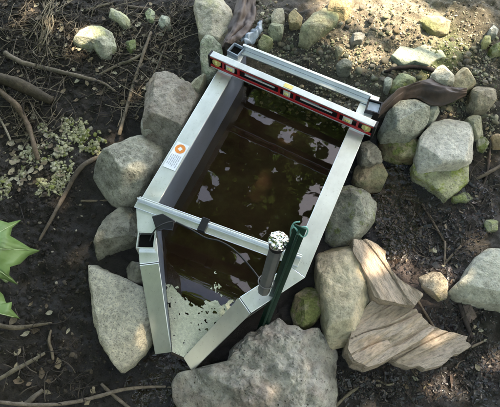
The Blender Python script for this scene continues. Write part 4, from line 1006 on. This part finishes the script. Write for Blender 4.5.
# ------------------------------------------------------------------ sapling with big lobed leaves at the left
def _leaf(nt, b):
    co = objco(nt); n = noise(nt, co, 60, 4)
    nt.links.new(ramp(nt, n, [(0.3, (.17, .29, .09)), (0.7, (.23, .36, .14))]), b.inputs['Base Color'])
    b.inputs['Roughness'].default_value = .42; b.inputs['Specular IOR Level'].default_value = .4
    tl = N(nt, 'ShaderNodeBsdfTranslucent'); tl.inputs[0].default_value = (.24, .40, .10, 1)
    mx = N(nt, 'ShaderNodeMixShader'); mx.inputs[0].default_value = .38
    nt.links.new(b.outputs[0], mx.inputs[1]); nt.links.new(tl.outputs[0], mx.inputs[2]); nt.links.new(mx.outputs[0], nt.nodes['Material Output'].inputs[0])
M_LEAF = mat('green_leaf', _leaf); M_VEIN = plain('leaf_vein', (.36, .46, .24), .5)
def big_leaf(outline, ctr, z, parent, droop, seed):
    cen = np.array(ctr, float); base = un(*ctr, z)
    out = np.array(outline, float); dense = []
    for i in range(len(out)):
        for t in np.linspace(0, 1, 5, endpoint=False): dense.append(out[i] * (1 - t) + out[(i + 1) % len(out)] * t)
    dense = np.array(dense); nr = 7; V = [base]; F = []
    m_ = len(dense)
    for r in range(1, nr + 1):
        for p in dense:
            q = cen + (p - cen) * r / nr; d = np.hypot(*(q - cen)); V.append(un(q[0], q[1], z - droop * (d / 60) ** 2 * .1 + .006 * math.sin(d * .25 + math.atan2(q[1] - cen[1], q[0] - cen[0]) * 5)))
    for j in range(m_): F.append([0, 1 + j, 1 + (j + 1) % m_])
    for r in range(nr - 1):
        for j in range(m_): F.append([1 + r * m_ + j, 1 + (r + 1) * m_ + j, 1 + (r + 1) * m_ + (j + 1) % m_, 1 + r * m_ + (j + 1) % m_])
    V = np.array(V); pl = np.array(parent.location)
    o = mesh_ob('leaf', V - pl, F, M_LEAF, parent)
    md = o.modifiers.new('thickness', 'SOLIDIFY'); md.thickness = .0008
    return o, base
sap = empty('sapling', (-.62, -.02, float(ground_z(-.62, -.02)[0]))); tag(sap, 'sapling with bright green lobed leaves reaching in at left edge', 'sapling')
SAPL = np.array(sap.location)
o1, b1 = big_leaf([(-70,243),(-48,226),(-55,205),(-30,212),(-22,196),(-8,218),(8,223),(21,220),(12,228),(10,236),(22,243),(30,248),(40,251),(28,256),(20,264),(10,267),(9,275),(18,285),(4,279),(-10,277),(-25,290),(-30,272),(-55,275)], (-30, 248), .60, sap, 1.0, 1)
o2, b2 = big_leaf([(-60,310),(-45,295),(-20,300),(-12,282),(-2,290),(3,295),(6,303),(12,302),(11,309),(20,319),(8,315),(0,313),(-10,325),(-22,318),(-35,335)], (-22, 309), .56, sap, 1.2, 2)
for o_, b_, tips, zz in ((o1, b1, [(39,250.5),(20,221),(17,284),(-55,206),(-30,289)], .60), (o2, b2, [(19,318),(-12,283),(-35,334)], .56)):
    for tx, ty in tips:
        c_ = (-30, 248) if zz == .60 else (-22, 309)
        pts = [un(c_[0] + (tx - c_[0]) * t, c_[1] + (ty - c_[1]) * t, zz + .0012 - (1.0 if zz == .6 else 1.2) * ((math.hypot(tx - c_[0], ty - c_[1]) * t) / 60) ** 2 * .1 + .006 * math.sin(math.hypot(tx - c_[0], ty - c_[1]) * t * .25 + math.atan2(ty - c_[1], tx - c_[0]) * 5)) for t in np.linspace(0, .96, 9)]
        V, F = tube(pts, np.linspace(.0016, .0005, 9), 6, smooth=0); mesh_ob('vein', V - SAPL, F, M_VEIN, o_)
V, F = tube([SAPL + (0, 0, -.05), SAPL + (.0, .01, .2), SAPL + (.02, .0, .45), SAPL + (.03, .01, .7)], (.007, .006, .005, .003), 8, .1); mesh_ob('stem', V - SAPL, F, M_VEIN, sap)
for b_, h in ((b1, .55), (b2, .47)):
    V, F = tube([SAPL + (.022, .0, h - .06), (SAPL + (.022, 0, h)) * .5 + b_ * .5 + (0, 0, .03), b_], (.0025, .002, .0018), 6); mesh_ob('leaf_stalk', V - SAPL, F, M_VEIN, sap)

# ------------------------------------------------------------------ overhanging tree: shades the place and is mirrored in the water
SUNSPOTS = [(350,10,38),(395,15,40),(430,25,30),(405,52,22),(440,75,14),(336,292,5),(432,284,14),(405,262,12),(432,350,9),(475,240,9),(395,310,9),(440,390,12),(490,370,9),(75,40,10),(20,20,8),(368,45,25),(470,20,18)]
MIRROR_GAPS = [(265,125,9),(272,117,7),(285,136,9),(250,104,8),(300,96,8),(318,142,8),(205,190,8),(214,182,6),(204,202,7),(322,166,9),(312,196,10),(306,206,8),(246,140,7),(262,142,8),(242,286,9),(234,278,7),(226,168,5),(190,206,5),(300,176,5),(332,150,8),(280,150,4),(220,150,5),
           (376,194,9),(366,214,9),(386,184,7),(392,206,6),(362,232,8),(400,226,5),(230,120,6),(256,117,6),(295,128,5),(330,176,7),(316,185,6),(300,212,7),(210,172,5),(196,196,5),(248,288,6),(228,290,5),(146,372,6),(152,386,7),(138,386,5),(165,378,5),(380,215,6),(372,178,6),(405,190,6)]
def tree(loc, h, label, crown_c, crown_r, nleaf, seed, limbs, zmin=2.3, ls=1.0):
    rg = np.random.default_rng(seed); base = np.array([loc[0], loc[1], float(ground_z(loc[0], loc[1], False)[0]) - .1])
    root = empty('tree', tuple(base)); tag(root, label, 'tree', 'trees shading the stream')
    MB = bark_mat('tree_bark', (.09, .075, .055))
    cc = np.array(crown_c)
    top = np.array([loc[0] * .7 + cc[0] * .3, loc[1] * .7 + cc[1] * .3, h])
    V, F = tube([base, base + (0.03, .02, h * .3), (base + top) / 2 + (.1, -.05, .2), top], (.20, .16, .13, .07), 14, .2, seed); mesh_ob('trunk', V - base, F, MB, root)
    for k in range(limbs):
        st = base + (top - base) * rg.uniform(.45, .95); en = cc + rg.uniform(-.8, .8, 3) * np.array(crown_r)
        V, F = tube([st, st * .6 + en * .4 + (0, 0, .35), en], (.06, .04, .012), 8, .2, seed + k); mesh_ob('limb', V - base, F, MB, root)
    # leaves in clumps
    nc = nleaf // 28; cl = rg.uniform(-1, 1, (nc * 3, 3)); cl = cl[np.linalg.norm(cl, axis=1) < 1][:nc] * np.array(crown_r) + cc
    P = (cl[:, None, :] + rg.normal(0, .20, (len(cl), 28, 3)) * np.array([1.2, 1.2, .6])).reshape(-1, 3)
    keep = (P[:, 2] > zmin) & (np.hypot(P[:, 0] - .3, (P[:, 1] - .6) * .8) > (0 if zmin > 2 else 1.9))
    for (sx, sy, sr) in SUNSPOTS:           # gaps through which the sun reaches the ground
        g = on_ground(sx, sy); v = P - g; t = v @ SUN_DIR; d = np.linalg.norm(v - t[:, None] * SUN_DIR, axis=1)
        keep &= ~((d < sr / 330 * 1.0 + .03) )
    for (sx, sy, sr) in MIRROR_GAPS:            # leaves cut away so chosen water spots mirror open sky
        g = un(sx, sy, ZW); v = g - CAM_POS; d0 = np.linalg.norm(v); v = v / d0 * np.array([1, 1, -1]); q = P - g; t = q @ v
        d = np.linalg.norm(q - t[:, None] * v, axis=1); keep &= ~(d < sr / FOC * (d0 + t))
    for (sx, sy, sr) in ((190,130,13),(172,162,13),(215,88,12),(342,148,13),(326,188,14),(312,218,12),(202,108,12),(150,230,10),(290,75,12),(330,92,12),(255,300,10),(240,250,10)):  # more leaves cut away so flanges and bars mirror bright sky
        g = un(sx, sy, DP); v = g - CAM_POS; d0 = np.linalg.norm(v); v = v / d0 * np.array([1, 1, -1]); q = P - g; t = q @ v
        d = np.linalg.norm(q - t[:, None] * v, axis=1); keep &= ~(d < sr / FOC * (d0 + t))
    P = P[keep]; n = len(P)
    L = rg.uniform(.05, .085, n) * ls; a = rg.uniform(0, 6.28, n); tp = rg.normal(0, .45, (n, 2))
    u = np.stack([np.cos(a), np.sin(a), tp[:, 0]], 1); w_ = np.stack([-np.sin(a), np.cos(a), tp[:, 1]], 1)
    shp = [(-1, 0), (-.35, .55), (.3, .5), (1, 0), (.3, -.5), (-.35, -.55)]
    V = np.stack([P + u * (L * x)[:, None] + w_ * (L * y)[:, None] + np.array([0, 0, -.12 * x * x]) * L[:, None] for x, y in shp], 1).reshape(-1, 3)
    k6 = np.arange(n)[:, None] * 6; F = np.concatenate([k6 + np.array([[0, 1, 2, 3]]), k6 + np.array([[0, 3, 4, 5]])])
    mesh_ob('crown', V - base, F, M_LEAF, root)
tree((-1.6, 3.3, 0), 4.4, 'leafy tree overhanging the stream from the far bank', (-.2, 2.4, 4.4), (3.4, 3.0, 1.1), 20000, 31, 7)
tree((2.6, -3.4, 0), 4.6, 'unseen leafy tree added behind the viewer to darken the sloping flanges', (.4, -2.9, 1.9), (3.8, 1.6, 2.0), 20000, 32, 5, .1, 1.8)  # added out of view, dense and low, to darken flange reflections
tree((-3.8, -.6, 0), 4.2, 'unseen leafy tree added off the left bank to darken the sloping flanges', (-2.9, -1.5, 1.9), (1.3, 3.0, 1.9), 16000, 33, 5, .1, 1.8)  # added out of view; crown shifted so the right sloping flange mirrors foliage
tree((4.0, 1.0, 0), 4.2, 'unseen leafy tree added off the right bank to block low sky', (3.6, .8, 2.4), (1.6, 3.2, 2.1), 6000, 34, 5, .1, 1.8)  # added out of view to shut off bright sky near the horizon
